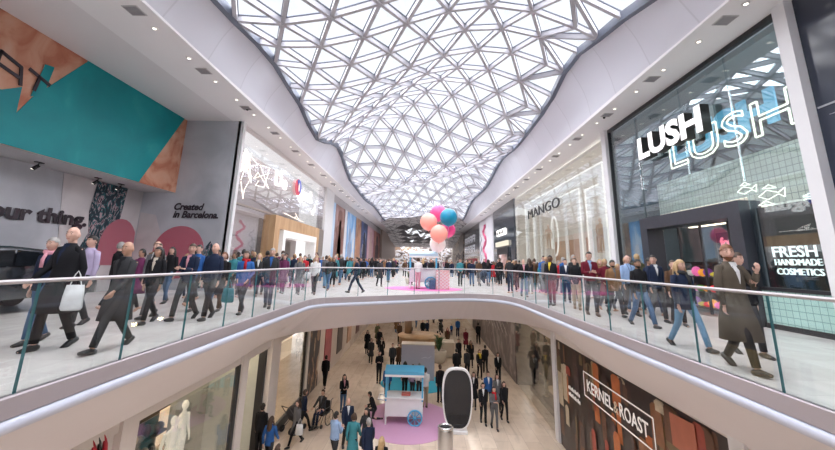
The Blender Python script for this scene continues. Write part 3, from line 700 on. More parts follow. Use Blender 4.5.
for (y,z,lb) in ((19.7,2.1,'pale mannequin high in the cream shop window beside the white post'),(20.6,2.1,'second pale mannequin high in the cream shop window'),(29.2,2.6,'pale mannequin high in the far bay of the cream shop window')):
    mannequin(9.7,y,z,lb,mg_m,1.9)
    tag(bev(bx(9.4,10.0,y-.3,y+.3,.02,z-.001),.01) and obj('display_plinth',bx(9.4,10.0,y-.3,y+.3,.02,z-.001),CRI),'tall cream plinth under the %s'%lb.replace(' in the cream shop window','').replace(' of the cream shop window',''),'plinth')
for cy,cz,lb in ((19.9,3.2,'tall oval mirror frame behind the nearer window mannequins'),(29.3,3.6,'tall oval mirror frame in the far bay of the cream shop')):
    bm=NB(); pts=[(10.2,cy+.75*math.cos(a),cz+1.5*math.sin(a)) for a in [2*PI*k/32 for k in range(33)]]; tube(bm,pts,.06,6,ref=(1,0,0)); o=obj('oval_frame',bm,GW); tag(o,lb,'mirror')
# ------- further right shops
DG=mat('dark_shop_glass',(.04,.05,.065),.1,var=.4,scale=.4)
struct('wall_right_dark_shop',bx(8.74,9.3,36.1,46.8,0,7.7),DG)
ss=thing('shop_sign','small white lightbox sign on the dark shopfront past the cream shop','sign',(8.7,42,4.8)); child_at('lightbox',bx(8.6,8.74,39.8,44.1,4.5,5.15),emis('sign_white',(1,.96,.93),2.4),ss)
bm=NB()
for k in range(4): box(bm,8.57,8.6,40.3+k*.95,40.9+k*.95,4.62,5.02-.1*(k%2))
child_at('letter_blocks',bm,mat('sign_black',(.02,.02,.02),.4),ss)
pr=thing('shop_portal','black doorway portal with a framed portrait picture past the cream shop','portal',(8.7,41,0))
bm=NB(); frame_rect(bm,8.66,38.5,44,0,3.1,.6,.1); child_at('door_frame',bm,BLACK,pr)
child_at('picture',bx(8.6,8.7,39.3,43.2,.4,2.4),patchmat('portrait_print',[(.35,(.04,.03,.04)),(.5,(.5,.3,.26)),(.6,(.7,.66,.66))],scale=(.6,.6,.6)),pr)
child_at('awning',bx(8.5,8.7,38.5,44.5,3.3,3.8),emis('awning_light',(1,.9,.75),.9),pr)
struct('wall_right_banner_pier',bx(8.74,9.3,46.8,58.5,0,7.7),mat('pier_pale',(.6,.6,.62),.5))
bn=thing('hanging_banner','tall white banner with a pink ribbon drawing between two dark shopfronts','banner',(8.7,52,0))
child_at('cloth',bx(8.64,8.72,47.2,57.9,.0,7.4),mat('banner_white',(.74,.74,.78),.6,var=.06,scale=.8),bn)
bm=NB(); pts=[(8.6,52.6+math.sin(k*.9)*1.1,.4+k*.34) for k in range(19)]; tube(bm,pts,[(.16+.1*math.sin(k*1.3)**2) for k in range(19)],6,ref=(1,0,0)); child_at('ribbon',bm,mat('ribbon_pink',(.65,.12,.25),.5),bn,True)
bm=NB(); pts=[(8.6,56.2+math.sin(k*1.4)*.7,1.2+k*.3) for k in range(16)]; tube(bm,pts,.06,5,ref=(1,0,0)); child_at('sketch',bm,mat('sketch_grey',(.35,.36,.42),.5),bn,True)
struct('wall_right_dark_shop_far',bx(8.74,9.3,58.5,81.5,0,7.7),DG)
s2=thing('shop_sign','pale outlined square letters on the far dark shopfront','sign',(8.7,70,5)); bm=NB()
for r_ in range(2):
    for k in range(4):
        y=63.5+k*3.8; z=3.3+r_*1.7; frame_rect(bm,8.62,y,y+2.6,z,z+1.2,.3,.03); box(bm,8.59,8.65,y+.3,y+2.3,z+.45,z+.65)
child_at('square_letters',bm,mat('far_letters',(.55,.55,.6),.5,emit=.3),s2)
child_at('red_panel',bx(8.62,8.72,62,74,.4,2.2),mat('far_red',(.35,.03,.05),.5,emit=.1),s2)
struct('wall_right_far',bx(8.6,9.3,81.5,115,0,7.7),patchmat('far_right_shops',[(.35,(.5,.46,.42)),(.5,(.7,.62,.52)),(.6,(.25,.2,.18)),(.7,(.6,.5,.4))],scale=(1,.12,.5),interp='CONSTANT'))
# far end of the hall
bm=NB(); box(bm,-9.3,9.3,114.6,115,0,7.8); struct('wall_far',bm,patchmat('far_end',[(.36,(.10,.08,.08)),(.43,(.35,.32,.3)),(.50,(.62,.64,.7)),(.58,(.25,.17,.12)),(.66,(.6,.5,.4))],scale=(.5,.5,.9),interp='CONSTANT',emit=.3))  # whole end wall emits a little, standing in for bright shopfronts
struct('wall_near',bx(-14,14,-6.3,-6,LOW,12),mat('near_wall',(.6,.6,.62),.6))
# ================================================================== LOWER LEVEL
XL=-5.85; XR=5.65
struct('wall_lower_left_header',bx(XL-.25,XL+.02,-1,60,-1.95,-1.3),CREAM)
WARM=mat('warm_interior',(.70,.57,.42),.6,var=.1,emit=.7)  # wall glow stands in for shop lighting
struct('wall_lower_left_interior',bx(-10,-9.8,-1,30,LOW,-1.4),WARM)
struct('ceiling_lower_left_shop',bx(-9.9,-6.1,-1,30,-1.7,-1.5),mat('shop_ceiling',(.7,.66,.6),.6))
def post(n,x,y0,y1,m=CREAM,w=.16): struct('trim_%d'%n,bx(x-w,x+w*.6,y0,y1,LOW,-1.3),m)
post(9,XL,8.0,8.45); post(10,XL,12.95,13.4); post(11,XL,15.4,16.3); post(12,XL,20.1,20.5)
struct('wall_lower_left_panel',bx(XL-.2,XL-.05,-1,8.0,LOW,-1.3),mat('lower_panel_white',(.78,.74,.73),.5))
rl=thing('shop_emblem','red and black curved brush emblem on the white panel beneath the left walkway','emblem',(XL,7.5,-2.3))
for k,(c,off) in enumerate((((.5,.02,.04),0),((.02,.02,.02),.12),((.5,.02,.04),.24))):
    bm=NB(); pts=[(XL+.01,7.25+off+.25*math.sin(a*1.2),-2.6+a*.38) for a in [j*.25 for j in range(9)]]; tube(bm,pts,[.012+.04*math.sin(PI*j/8) for j in range(9)],6,ref=(1,0,0)); child_at('stroke',bm,mat('stroke_%d'%(k%2),c,.4),rl,True)
struct('window_12',bx(XL-.03,XL,8.45,12.95,LOW+.35,-2.05),CLEARG); struct('window_13',bx(XL-.03,XL,16.3,20.1,LOW+.35,-2.05),CLEARG)
bm=NB()
for a,b in ((8.45,12.95),(16.3,20.1)):
    box(bm,XL-.08,XL+.04,a,a+.06,LOW,-1.95); box(bm,XL-.08,XL+.04,b-.14,b,LOW,-1.95); box(bm,XL-.08,XL+.04,a,b,LOW,LOW+.35)
struct('window_14',bm,BLACK)
struct('door_1',bx(-8.2,-8.0,13.4,15.4,LOW,-1.95),mat('door_recess_grey',(.42,.43,.38),.5))
bm=NB(); box(bm,-8.0,XL-.35,15.3,15.4,LOW,-1.95); struct('wall_lower_left_jamb',bm,mat('jamb_grey',(.45,.46,.41),.5,emit=.12)); struct('door_2',bx(XL-.35,XL-.1,15.25,15.4,LOW,-1.95),BLACK)  # slight emission lifts the unlit jamb
struct('wall_lower_left_backdrop',bx(-8.0,-7.9,8.4,11.6,LOW,-1.9),mat('backdrop_beige',(.72,.62,.48),.5,emit=.55))  # backdrop emits to imitate a lit interior
struct('wall_lower_left_back',bx(-7.9,-7.8,16.4,20.1,LOW,-1.9),mat('lit_warm_back',(.85,.62,.32),.6,var=.05,emit=.9))  # yellow-lit look comes from emission in the wall colour
struct('wall_lower_left_beyond',bx(XL-.2,XL,20.5,22.9,LOW,-1.3),patchmat('lower_dark_shop',[(.4,(.06,.05,.05)),(.55,(.3,.18,.12)),(.65,(.6,.5,.4))],scale=(1,2,1),interp='CONSTANT'))
struct('wall_lower_left_far',bx(XL-.2,XL,22.9,95,LOW,-1.3),patchmat('lower_far_left',[(.3,(.55,.47,.42)),(.5,(.66,.58,.52)),(.62,(.42,.2,.18)),(.7,(.6,.55,.5))],scale=(1,.35,.2),interp='CONSTANT'))
for y,c in ((24,(.35,.08,.09)),(27.5,(.1,.08,.08)),(31,(.5,.3,.2)),(35,(.2,.1,.1))):
    o=obj('wall_poster',bx(XL,XL+.05,y,y+1.6,LOW+.6,-2.2),mat('lower_poster_%d'%int(y),c,.5,var=.6,scale=2)); tag(o,'%s poster panel on the lower left shop wall'%{24:'deep red',27.5:'black',31:'tan',35:'maroon'}[y],'poster')
mn=mat('mannequin_lower',(.85,.8,.7),.4,emit=.35)  # emission added to brighten figures and plinths behind the windows
mannequin(-6.5,10.9,-4.6,'white mannequin nearest the glass in the lower left window',mn,1.9,R(60)); mannequin(-6.9,12.0,-4.6,'white mannequin further back in the lower left window',mn,1.9,R(80))
tag(obj('display_plinth',bev(bx(-7.3,-6.15,10.4,12.4,LOW,-4.61),.02),mn),'low cream plinth carrying the white window mannequins','plinth')
mannequin(-6.7,17.2,-5.1,'cream mannequin in the bright yellow lower window',mn,1.8,R(80))
tag(obj('display_plinth',bev(bx(-7.2,-6.3,16.8,17.7,LOW,-5.11),.02),mn),'low plinth in the bright yellow lower window','plinth')
pb=thing('window_poster','pale poster of a face leaning inside the lower left window','poster',(-6.6,9.2,-4)); child_at('print',bx(-7.3,-7.2,8.6,9.9,-4.2,-2.9),patchmat('face_poster',[(.4,(.1,.1,.1)),(.55,(.55,.5,.46)),(.7,(.72,.68,.62))],scale=(1.5,1.5,1.5)),pb)
shelf_unit(-9.2,10.2,14.8,LOW+.1,-2.2,-1,'dark clothes shelving at the back of the lower left shop',[('black',(.03,.03,.03)),('plum',(.2,.08,.14)),('grey',(.2,.2,.22)),('sand',(.5,.42,.3))],6,4)
for i,(x,y) in enumerate(((-7.2,9.3),(-7.2,12),(-7,18),(-8.8,11),(-6.8,14.3))):  # added fill strips brighten the lower left shop interiors
    bm=bx(x-.5,x+.5,y-.08,y+.08,-1.76,-1.71); o=obj('fill_light',bm,emis('lower_fill',(1,.82,.6),22)); tag(o,'short warm fill light added in the lower left shops %s'%['over the face poster','over the mannequins','over the yellow window','over the dark shelving','over the doorway'][i],'light')
# lower right
struct('wall_lower_right_header',bx(XR-.02,XR+.3,-1,60,-1.75,-1.3),CREAM)
HB=patchmat('food_print',[(.0,(.02,.012,.01)),(.35,(.055,.03,.02)),(.48,(.16,.07,.03)),(.56,(.38,.10,.03)),(.62,(.40,.27,.12)),(.7,(.09,.04,.03)),(.82,(.45,.38,.28))],scale=(1,1.6,.55),rough=.35,interp='CONSTANT',vor=True,nscale=1.5)
hb=thing('shop_hoarding','dark printed hoarding of jars and spices with a white framed name beneath the right walkway','hoarding',(XR,12,LOW))
def yzr(bm,pts,x,th=.01,mi=0): yz(bm,pts,x,-th,mi)
child_at('print',bx(XR-.028,XR-.022,7.7,16.75,LOW,-1.62),mat('hoarding_base',(.03,.018,.014),.35,var=.5,scale=1.5),hb)
q=random.Random(21); cols=[(.11,.045,.02),(.22,.09,.035),(.42,.12,.03),(.05,.025,.02),(.33,.24,.12),(.5,.42,.3),(.14,.07,.04),(.30,.05,.03),(.16,.11,.05),(.07,.04,.035)]
for i in range(92):
    y=q.uniform(7.8,16.4); z=q.uniform(-5.3,-1.9); w=q.uniform(.12,.5); h=q.uniform(.3,1.4); k=q.randrange(len(cols))
    w=min(w,16.7-y); z1=min(z+h,-1.65); bm=NB()
    yzr(bm,[(y,z),(y+w,z),(y+w,z1-.08),(y+w*.75,z1),(y+w*.25,z1),(y,z1-.08)],XR-.03-.0004*i,.0003)
    child_at('printed_jar',bm,mat('print_%d'%k,cols[k],.4,var=.35,scale=5),hb)
bm=NB(); yzr(bm,[(8.55,-2.4),(9.35,-2.4),(9.35,-1.75),(8.55,-1.7)],XR-.075,.002); child_at('printed_orange_block',bm,mat('print_orange',(.42,.13,.07),.4,var=.2,scale=3),hb)
WL=mat('print_white',(.85,.83,.8),.5,emit=.15)
bm=NB(); fx=XR-.09
for a,b in (((13.95,-2.12),(10.0,-2.12)),((10.0,-2.12),(10.0,-2.86)),((10.0,-2.86),(13.95,-2.86)),((13.95,-2.86),(13.95,-2.12))): beam(bm,(fx,*a),(fx,*b),.01,.035)
child_at('white_border',bm,WL,hb)
yr('name_words','KERNEL',.5,13.72,-2.66,fx,WL,hb,ext=.004,bold=.006,width=1.72); yr('name_words','&',.44,11.95,-2.66,fx,mat('print_gold',(.7,.6,.45),.5),hb,ext=.004,width=.26); yr('name_words','ROAST',.5,11.62,-2.66,fx,WL,hb,ext=.004,bold=.006,width=1.38)
bm=NB()
for r_ in range(2):
    for k in range(9): box(bm,fx-.003,fx,14.4+k*.12,14.48+k*.12,-3.1-r_*.22,-3.0-r_*.22+.03*(k%2))
child_at('small_print',bm,WL,hb)
post(13,XR,7.3,7.65,POST,.1); post(14,XR,16.8,17.2,POST,.1)
struct('wall_lower_right_hoarding_frame',bx(XR,XR+.2,7.7,16.75,LOW,-1.76),BLACK)
struct('wall_lower_right_near',bx(XR,XR+.2,-1,7.3,LOW,-1.3),mat('lower_near_dark',(.05,.035,.03),.5))
struct('window_15',bx(XR,XR+.03,17.2,24.0,LOW+.1,-1.7),CLEARG)
struct('wall_lower_right_interior',bx(9,9.2,17,24.2,LOW,-1.4),mat('lower_right_int',(.5,.42,.34),.6,var=.5,scale=1.5,emit=.3)); struct('floor_shop_lower_right',bx(XR+.05,9,17,24,LOW,LOW+.01),FLOORL)
struct('wall_lower_right_side',bx(XR+.05,9,24.0,24.2,LOW,-1.4),INT)
for i,y in enumerate((18.2,19.6,21.2,22.8)):
    mannequin(6.5,y,-4.9 if i%2 else -5.2,'dressed dark mannequin in the lower right window, %s'%['nearest the printed hoarding','second from the printed hoarding','second from the dark end wall','nearest the dark end wall'][i],mat('mannequin_dark_%d'%i,[(.08,.05,.04),(.03,.03,.035),(.3,.25,.18),(.06,.05,.06)][i],.6,var=.5,scale=8),1.9,R(-80))
tag(obj('display_plinth',bev(bx(6.2,6.9,17.8,23.2,LOW,LOW+.29),.02),mat('plinth_dark',(.12,.1,.09),.5)),'long low dark plinth under the dressed mannequins','plinth')
for i,y in enumerate((18.5,20.5,22.5)):
    bm=NB(); sphere(bm,(0,0,0),.13,10,6); o=obj('globe_lamp',bm,emis('globe_warm',(1,.75,.4),30),None,True,(6.9,y,-2.1)); tag(o,'warm globe lamp hanging in the lower right shop, %s'%['near','middle','far'][i],'lamp')
struct('wall_lower_right_far',bx(XR,XR+.2,24.2,44,LOW,-1.3),patchmat('lower_hoarding_far',[(.42,(.12,.09,.09)),(.55,(.17,.13,.12)),(.62,(.26,.22,.2))],scale=(1,1.2,1.2)))
fl=thing('hoarding_lettering','faint pale slanting lines of print on the dark hoarding beyond the lower right window','lettering',(XR,30,-3))
bm=NB()
for k in range(9): beam(bm,(XR-.02,26+k*1.3,-2.4-.05*k),(XR-.02,27.2+k*1.3,-1.9-.05*k),.01,.07); beam(bm,(XR-.02,26.2+k*1.3,-3.2-.05*k),(XR-.02,27.6+k*1.3,-2.6-.05*k),.01,.07)
child_at('print',bm,mat('faint_print',(.4,.36,.34),.5),fl)
struct('wall_lower_right_end',bx(XR,XR+.2,44,95,LOW,-1.3),mat('lower_right_end',(.55,.5,.46),.5,var=.2))
bm=NB(); box(bm,-6,6,60,60.3,LOW,-1.3); struct('wall_lower_far',bm,patchmat('lower_far',[(.4,(.3,.3,.33)),(.52,(.62,.6,.6)),(.6,(.15,.15,.17))],scale=(.6,1,.4),interp='CONSTANT'))
# added fill lights brighten the lower mall under the far slab
for i,(x,y) in enumerate(((-3,24),(3,24),(-3,32),(3,32),(0,40),(-3,48),(3,48))):
    bm=bx(x-.15,x+.15,y-1.6,y+1.6,-1.5,-1.44); o=obj('fill_light',bm,emis('slab_fill',(1,.93,.84),14)); tag(o,'long white fill light added beneath the far walkway slab','light','added fill lights beneath the far slab')
# ================================================================== KIOSKS, BALLOONS, TOTEM
BLUE=mat('sky_blue_paint',(.10,.42,.66),.45,var=.04); CARTW=mat('cart_white',(.76,.76,.78),.45,var=.03)
def make_cart(x,y,z,label,w=1.66,h=2.3,side=1,lightroof=False):
    t=thing('market_cart',label,'cart',(x,y,z)); hw=w/2; d=.45
    obj('cart_body',bev(bx(-hw,hw,-d,d,.34,1.02),.015),CARTW,t)
    obj('counter',bev(bx(-hw-.04,hw+.04,-d-.04,d+.04,1.02,1.08),.01),CARTW,t)
    for sx in (-1,1):
        for sy in (-1,1):
            if not(sx==side and sy<0): obj('leg',bx(sx*(hw-.05)-.035,sx*(hw-.05)+.035,sy*(d-.04)-.035,sy*(d-.04)+.035,0,.36),CARTW,t)
            obj('canopy_post',bx(sx*(hw-.03)-.035,sx*(hw-.03)+.035,sy*(d-.02)-.035,sy*(d-.02)+.035,1.0 if sy>0 else .95,h-.2),BLUE,t)
    bm=NB(); hh=h
    P=[(-d-.08,hh-.30),(-d-.10,hh-.14),(0,hh),(d+.10,hh-.14),(d+.08,hh-.30)]
    for s0,s1 in zip(P,P[1:]): 
        quad(bm,(-hw-.04,s0[0],s0[1]),(hw+.04,s0[0],s0[1]),(hw+.04,s1[0],s1[1]),(-hw-.04,s1[0],s1[1]))
    for sx in (-1,1):
        vs=[bm.verts.new((sx*(hw+.04),a,b)) for a,b in P]; bm.faces.new(vs if sx<0 else vs[::-1])
    obj('canopy',bm,mat('canopy_pale_blue',(.50,.68,.82),.6) if lightroof else BLUE,t)
    bm=NB()
    n=14
    for k in range(n):
        x0=-hw-.04+(w+.08)*k/n; x1=x0+(w+.08)/n
        quad(bm,(x0,-d-.11,hh-.36),(x1,-d-.11,hh-.36),(x1,-d-.11,hh-.27),(x0,-d-.11,hh-.27)); 
    obj('canopy_valance',bm,CARTW,t)
    wx=side*(hw-.34)
    for sy in (-1,1):
        bm=NB(); yy=sy*(d+.07)
        pts=[(wx+.30*math.cos(a),yy,.32+.30*math.sin(a)) for a in [2*PI*k/24 for k in range(25)]]; tube(bm,pts,.035,7)
        disc(bm,(wx,yy,.32),.07,'y',12,.1)
        for k in range(8):
            a=2*PI*k/8; tube(bm,[(wx+.06*math.cos(a),yy,.32+.06*math.sin(a)),(wx+.28*math.cos(a),yy,.32+.28*math.sin(a))],.018,6)
        obj('wheel',bm,BLUE,t,True)
    tube_=NB(); tube(tube_,[(-side*(hw+.02),-.3,.92),(-side*(hw+.32),-.3,.96)],.022,7); tube(tube_,[(-side*(hw+.02),.3,.92),(-side*(hw+.32),.3,.96)],.022,7); tube(tube_,[(-side*(hw+.32),-.32,.96),(-side*(hw+.32),.32,.96)],.022,7); obj('push_handle',tube_,CARTW,t,True)
    return t
make_cart(-.72,18.42,LOW,'white market cart with a sky blue canopy and spoked wheel on the pink mat')
tag(obj('display_tray',bev(bx(-.85,-.45,18.2,18.55,LOW+1.085,LOW+1.16),.01),mat('tray_red',(.5,.12,.1),.5,var=.3,scale=20)),'small red tray of goods on the lower market cart counter','tray')
make_cart(.02,21.2,0,'white and pale blue market cart on the upper walkway pink mat behind the rail',1.5,2.0,1,True)
def mat_disc(name,x,y,z,rx,ry,m,label,cat='mat'):
    bm=NB(); revolve(bm,[(1,0),(1,.012),(.97,.018)],40); 
    for v in bm.verts: v.co.x*=rx; v.co.y*=ry
    return tag(obj(name,bm,m,None,loc=(x,y,z)),label,cat)
PINK=mat('pink_mat',(.60,.33,.52),.7,var=.03)
mat_disc('round_mat',-.55,18.6,LOW,2.05,2.35,PINK,'large round pink mat under the lower market cart')
mat_disc('round_mat',-.35,23.7,LOW,2.0,1.75,mat('blue_mat',(.03,.38,.56),.7,var=.03),'round bright blue mat under the lavender display box')
mat_disc('round_mat',.05,20.9,.001,2.1,1.65,mat('hot_pink_mat',(.72,.16,.42),.7,var=.03),'round hot pink mat under the upper market cart')
# pink lattice box with the balloons
bxm=thing('balloon_box','pink and white lattice patterned box anchoring the big balloons on the upper mat','box',(1.06,20.6,.02))
obj('carton',bev(bx(-.36,.36,-.3,.3,0,.98),.012),mat('box_pink',(.75,.42,.42),.5,var=.05),bxm)
bm=NB()
for k in range(-3,7):
    for sgn in (1,-1):
        pts=[]
        for q in range(9):
            u=-.35+.7*q/8; v=.16*k+ (u+.35)*.8*sgn+(0 if sgn>0 else .1)
            if .03<v<.95: pts.append((u,-.305,v))
        if len(pts)>1: tube(bm,pts,[(.012,.004)]*len(pts),4)
obj('lattice_pattern',bm,CARTW,bxm)
tag(obj('cool_box',bev(bx(.35,.68,20.2,20.5,.02,.5),.05),mat('cool_box_blue',(.05,.1,.2),.4)),'small navy cool box standing beside the pink lattice box','box')
for i,(x,y,z,r,c,nm) in enumerate(((.82,21.5,4.13,.46,(.80,.09,.28),'hot pink'),(1.40,20.45,3.90,.49,(.0,.21,.36),'teal blue'),(.28,20.65,3.62,.48,(.92,.36,.30),'coral, leftmost'),(.86,20.0,2.98,.49,(.92,.34,.28),'coral, lower central'),(1.38,21.4,3.19,.41,(.78,.06,.25),'deep pink, mostly hidden behind others'),(.80,20.85,2.40,.45,(.86,.76,.74),'pale cream, lowest'))):
    kk=y/21; x*=kk; z=1.4+(z-1.4)*kk; r*=kk
    t=thing('balloon','giant round balloon above the lattice box: %s'%nm,'balloon',(x,y,z))
    bm=NB(); sphere(bm,(0,0,0),(r,r,r*1.03),24,16,fn=lambda p,d: Vector((p.x*(1-.08*max(0,-d.z)**3),p.y*(1-.08*max(0,-d.z)**3),p.z))); obj('skin',bm,mat('balloon_'+nm.replace(' ','_').replace(',',''),c,.38,var=.02,emit=.12),t,True)
    bm=NB(); tube(bm,[(0,0,-r*1.0),(0,0,-r*1.03-.05)],[.015,.035],8); obj('knot',bm,mat('balloon_'+nm.replace(' ','_').replace(',',''),c),t,True)
    bm=NB(); bx0=Vector((1.06-x+.02*i-.05,20.6-y,1.0-z)); tube(bm,[(0,0,-r*1.05),bx0*.55+Vector((.05,0,-.1)),bx0],.008,5); obj('ribbon',bm,CARTW,t)
# totem
tt=thing('digital_totem','tall white rounded screen totem with a black display on the lower floor','screen',(1.56,17.45,LOW))
def superell(w,h,n=40,p=3.2):
    out=[]
    for k in range(n):
        a=2*PI*k/n; c,s=math.cos(a),math.sin(a); out.append((w*abs(c)**(2/p)*(1 if c>0 else -1),h*abs(s)**(2/p)*(1 if s>0 else -1)))
    return out
def slab(bm,pts,y0,y1,cz):
    a=[bm.verts.new((p[0],y0,cz+p[1])) for p in pts]; b=[bm.verts.new((p[0],y1,cz+p[1])) for p in pts]
    bm.faces.new(a); bm.faces.new(b[::-1])
    for i in range(len(a)): bm.faces.new((a[i],b[i],b[(i+1)%len(a)],a[(i+1)%len(a)]))
    bmesh.ops.recalc_face_normals(bm,faces=bm.faces)
def taper(pts,k): return [(x*(1-k*max(0,-z/1.2)),z) for x,z in pts]
bm=NB(); slab(bm,taper(superell(.65,1.19),.14),-.13,.13,1.31); obj('casing',bev(bm,.02),mat('totem_white',(.8,.8,.82),.3),tt)
bm=NB(); slab(bm,taper(superell(.58,1.11),.14),-.145,-.132,1.32); obj('screen',bm,mat('screen_black',(.012,.014,.02),.12),tt)
obj('lower_band',bx(-.4,.4,-.152,-.146,.38,.72),mat('screen_band',(.004,.006,.012),.1),tt)
obj('foot',bev(bx(-.42,.42,-.22,.22,0,.13),.03),mat('totem_white',(.8,.8,.82),.3),tt)
b=thing('litter_bin','brushed steel cylindrical litter bin in front of the screen totem','bin',(.93,15.15,LOW))
bm=NB(); revolve(bm,[(.27,0),(.28,.03),(.28,1.02),(.27,1.05)],28); obj('drum',bm,mat('bin_steel',(.55,.54,.54),.28,metal=.9),b,True)
bm=NB(); revolve(bm,[(.28,1.05),(.285,1.1),(.22,1.13),(.2,1.09)],28); obj('rim',bm,mat('bin_rim',(.7,.7,.7),.2,metal=.9),b,True); bm=NB(); disc(bm,(0,0,1.095),.19,n=20,th=.01); obj('opening',bm,BLACK,b)
t=thing('display_box','large plain lavender grey display box standing on the blue mat','display',(-.2,24.6,LOW))
obj('box_body',bev(bx(-1.0,1.0,-.4,.4,0.018,1.98),.01),mat('lavender_panel',(.46,.44,.53),.5,var=.03),t)
obj('box_top',bx(-1.02,1.02,-.42,.42,1.98,2.03),mat('box_top_pale',(.7,.64,.58),.5),t)
bm=NB(); tube(bm,[(.2,-.41,1.25),(.45,-.41,1.32),(.6,-.41,1.26),(.8,-.41,1.36)],.01,5); obj('scribble',bm,mat('scribble_grey',(.7,.68,.75),.5),t)
t=thing('refreshment_kiosk','curved brown wooden kiosk counter beyond the lavender display box','kiosk',(-.2,31.5,LOW))
bm=NB(); revolve(bm,[(1.55,0),(1.6,.1),(1.6,1.15),(1.7,1.2),(1.7,1.27)],30); obj('counter',bm,WOOD,t,True); bm=NB(); tube(bm,[(-.9,.6,1.2),(-.9,.6,2.3)],.3,12); obj('back_cabinet',bm,mat('kiosk_brown',(.2,.12,.07),.5),t,True)
obj('pale_side',bev(bx(1.75,2.7,-1.6,-.3,0,1.05),.05),mat('kiosk_pale',(.68,.6,.5),.5),t)
def plant(x,y,z,label,s=1.0,seed=1):
    q=random.Random(seed); t=thing('potted_plant',label,'plant',(x,y,z))
    bm=NB(); revolve(bm,[(.25*s,0),(.36*s,.1),(.42*s,.6*s),(.38*s,.62*s),(.36*s,.55*s)],18); obj('pot',bm,mat('pot_cream',(.6,.54,.46),.5),t,True)
    bm=NB()
    for k in range(46):
        a=q.uniform(0,2*PI); r=q.uniform(.15,.5)*s; h=q.uniform(.35,1.0)*s; p0=Vector((0,0,.55*s)); p1=Vector((r*.5*math.cos(a),r*.5*math.sin(a),.55*s+h*.8)); p2=Vector((r*math.cos(a),r*math.sin(a),.55*s+h*.85)); sd=Vector((-math.sin(a),math.cos(a),0))*.05*s
        quad(bm,p0-sd*.2,p0+sd*.2,p1+sd,p1-sd); quad(bm,p1-sd,p1+sd,p2+sd*.2,p2-sd*.2)
    obj('foliage',bm,mat('leaf_green',(.06,.13,.05),.5,var=.5,scale=8),t); return t
plant(1.25,28.5,LOW,'bushy green plant in a cream pot beside the wooden kiosk',1.3,2)
plant(-.9,25.0,.0,'small green plant on the upper walkway behind the market cart',.6,3)
# pushchairs, wheelchair
def pushchair(x,y,z,rz,label,col):
    t=thing('pushchair',label,'pushchair',(x,y,z),rz); FR=mat('pram_frame',(.12,.12,.13),.4,metal=.5)
    bm=NB(); tube(bm,[(0,-.3,.38),(0,-.1,.36),(0,.12,.45),(0,.28,.75)],[(.2,.05),(.2,.06),(.2,.06),(.2,.04)],10); obj('seat',bm,mat('pram_'+col[0],col[1],.8),t,True)
    bm=NB(); sphere(bm,(0,.12,.72),(.23,.26,.24),12,8); bmesh.ops.delete(bm,geom=[f for f in bm.faces if f.calc_center_median().z<.66],context='FACES'); obj('hood',bm,mat('pram_'+col[0],col[1],.8),t,True)
    bm=NB()
    for s in (-1,1): tube(bm,[(s*.24,.5,1.0),(s*.24,.1,.5),(s*.24,-.35,.12)],.015,6); tube(bm,[(s*.24,-.1,.42),(s*.24,.35,.12)],.015,6)
    tube(bm,[(-.24,.5,1.0),(.24,.5,1.0)],.02,6); obj('frame',bm,FR,t)
    for s in (-1,1):
        for yy,r in ((-.35,.1),(.35,.13)):
            bm=NB(); disc(bm,(s*.27,yy,r),r,'x',16,.04); obj('wheel',bm,BLACK,t)
    return t
pushchair(-5.25,17.2,LOW,R(150),'dark pushchair by the yellow shop window on the lower floor',('charcoal',(.05,.05,.06)))
pushchair(1.95,39.2,LOW,R(20),'black pushchair far away down the lower mall',('black',(.02,.02,.02)))
pushchair(3.9,24.6,0,R(0),'dark pushchair among the crowd on the upper right walkway',('navy',(.03,.04,.07)))
def wheelchair(x,y,z,rz):
    t=thing('wheelchair','black wheelchair carrying a seated person on the lower floor','wheelchair',(x,y,z),rz); FR=mat('pram_frame',(.12,.12,.13),.4,metal=.5)
    obj('seat',bev(bx(-.22,.22,-.22,.22,.44,.49),.01),BLACK,t); obj('backrest',bev(bx(-.22,.22,.22,.26,.46,.92),.01),BLACK,t)
    bm=NB()
    for s in (-1,1):
        tube(bm,[(s*.24,.3,.95),(s*.24,.24,.5),(s*.24,-.25,.48),(s*.22,-.42,.12)],.014,6); tube(bm,[(s*.24,.25,.7),(s*.24,-.15,.7),(s*.24,-.2,.48)],.014,6); tube(bm,[(s*.24,.3,.95),(s*.24,.4,.95)],.018,6)
    obj('frame',bm,FR,t)
    for s in (-1,1):
        bm=NB(); pts=[(s*.29,.12+.3*math.cos(a),.31+.29*math.sin(a)) for a in [2*PI*k/20 for k in range(21)]]; tube(bm,pts,.018,6,ref=(1,0,0))
        for k in range(8): a=2*PI*k/8; tube(bm,[(s*.29,.12,.31),(s*.29,.12+.29*math.cos(a),.31+.29*math.sin(a))],.005,4)
        obj('rear_wheel',bm,BLACK,t); bm=NB(); disc(bm,(s*.2,-.3,.08),.08,'x',12,.03); obj('castor',bm,BLACK,t)
        obj('footplate',bx(s*.13-.07,s*.13+.07,-.55,-.38,.1,.12),FR,t)
wheelchair(-4.22,17.75,LOW,R(-20))
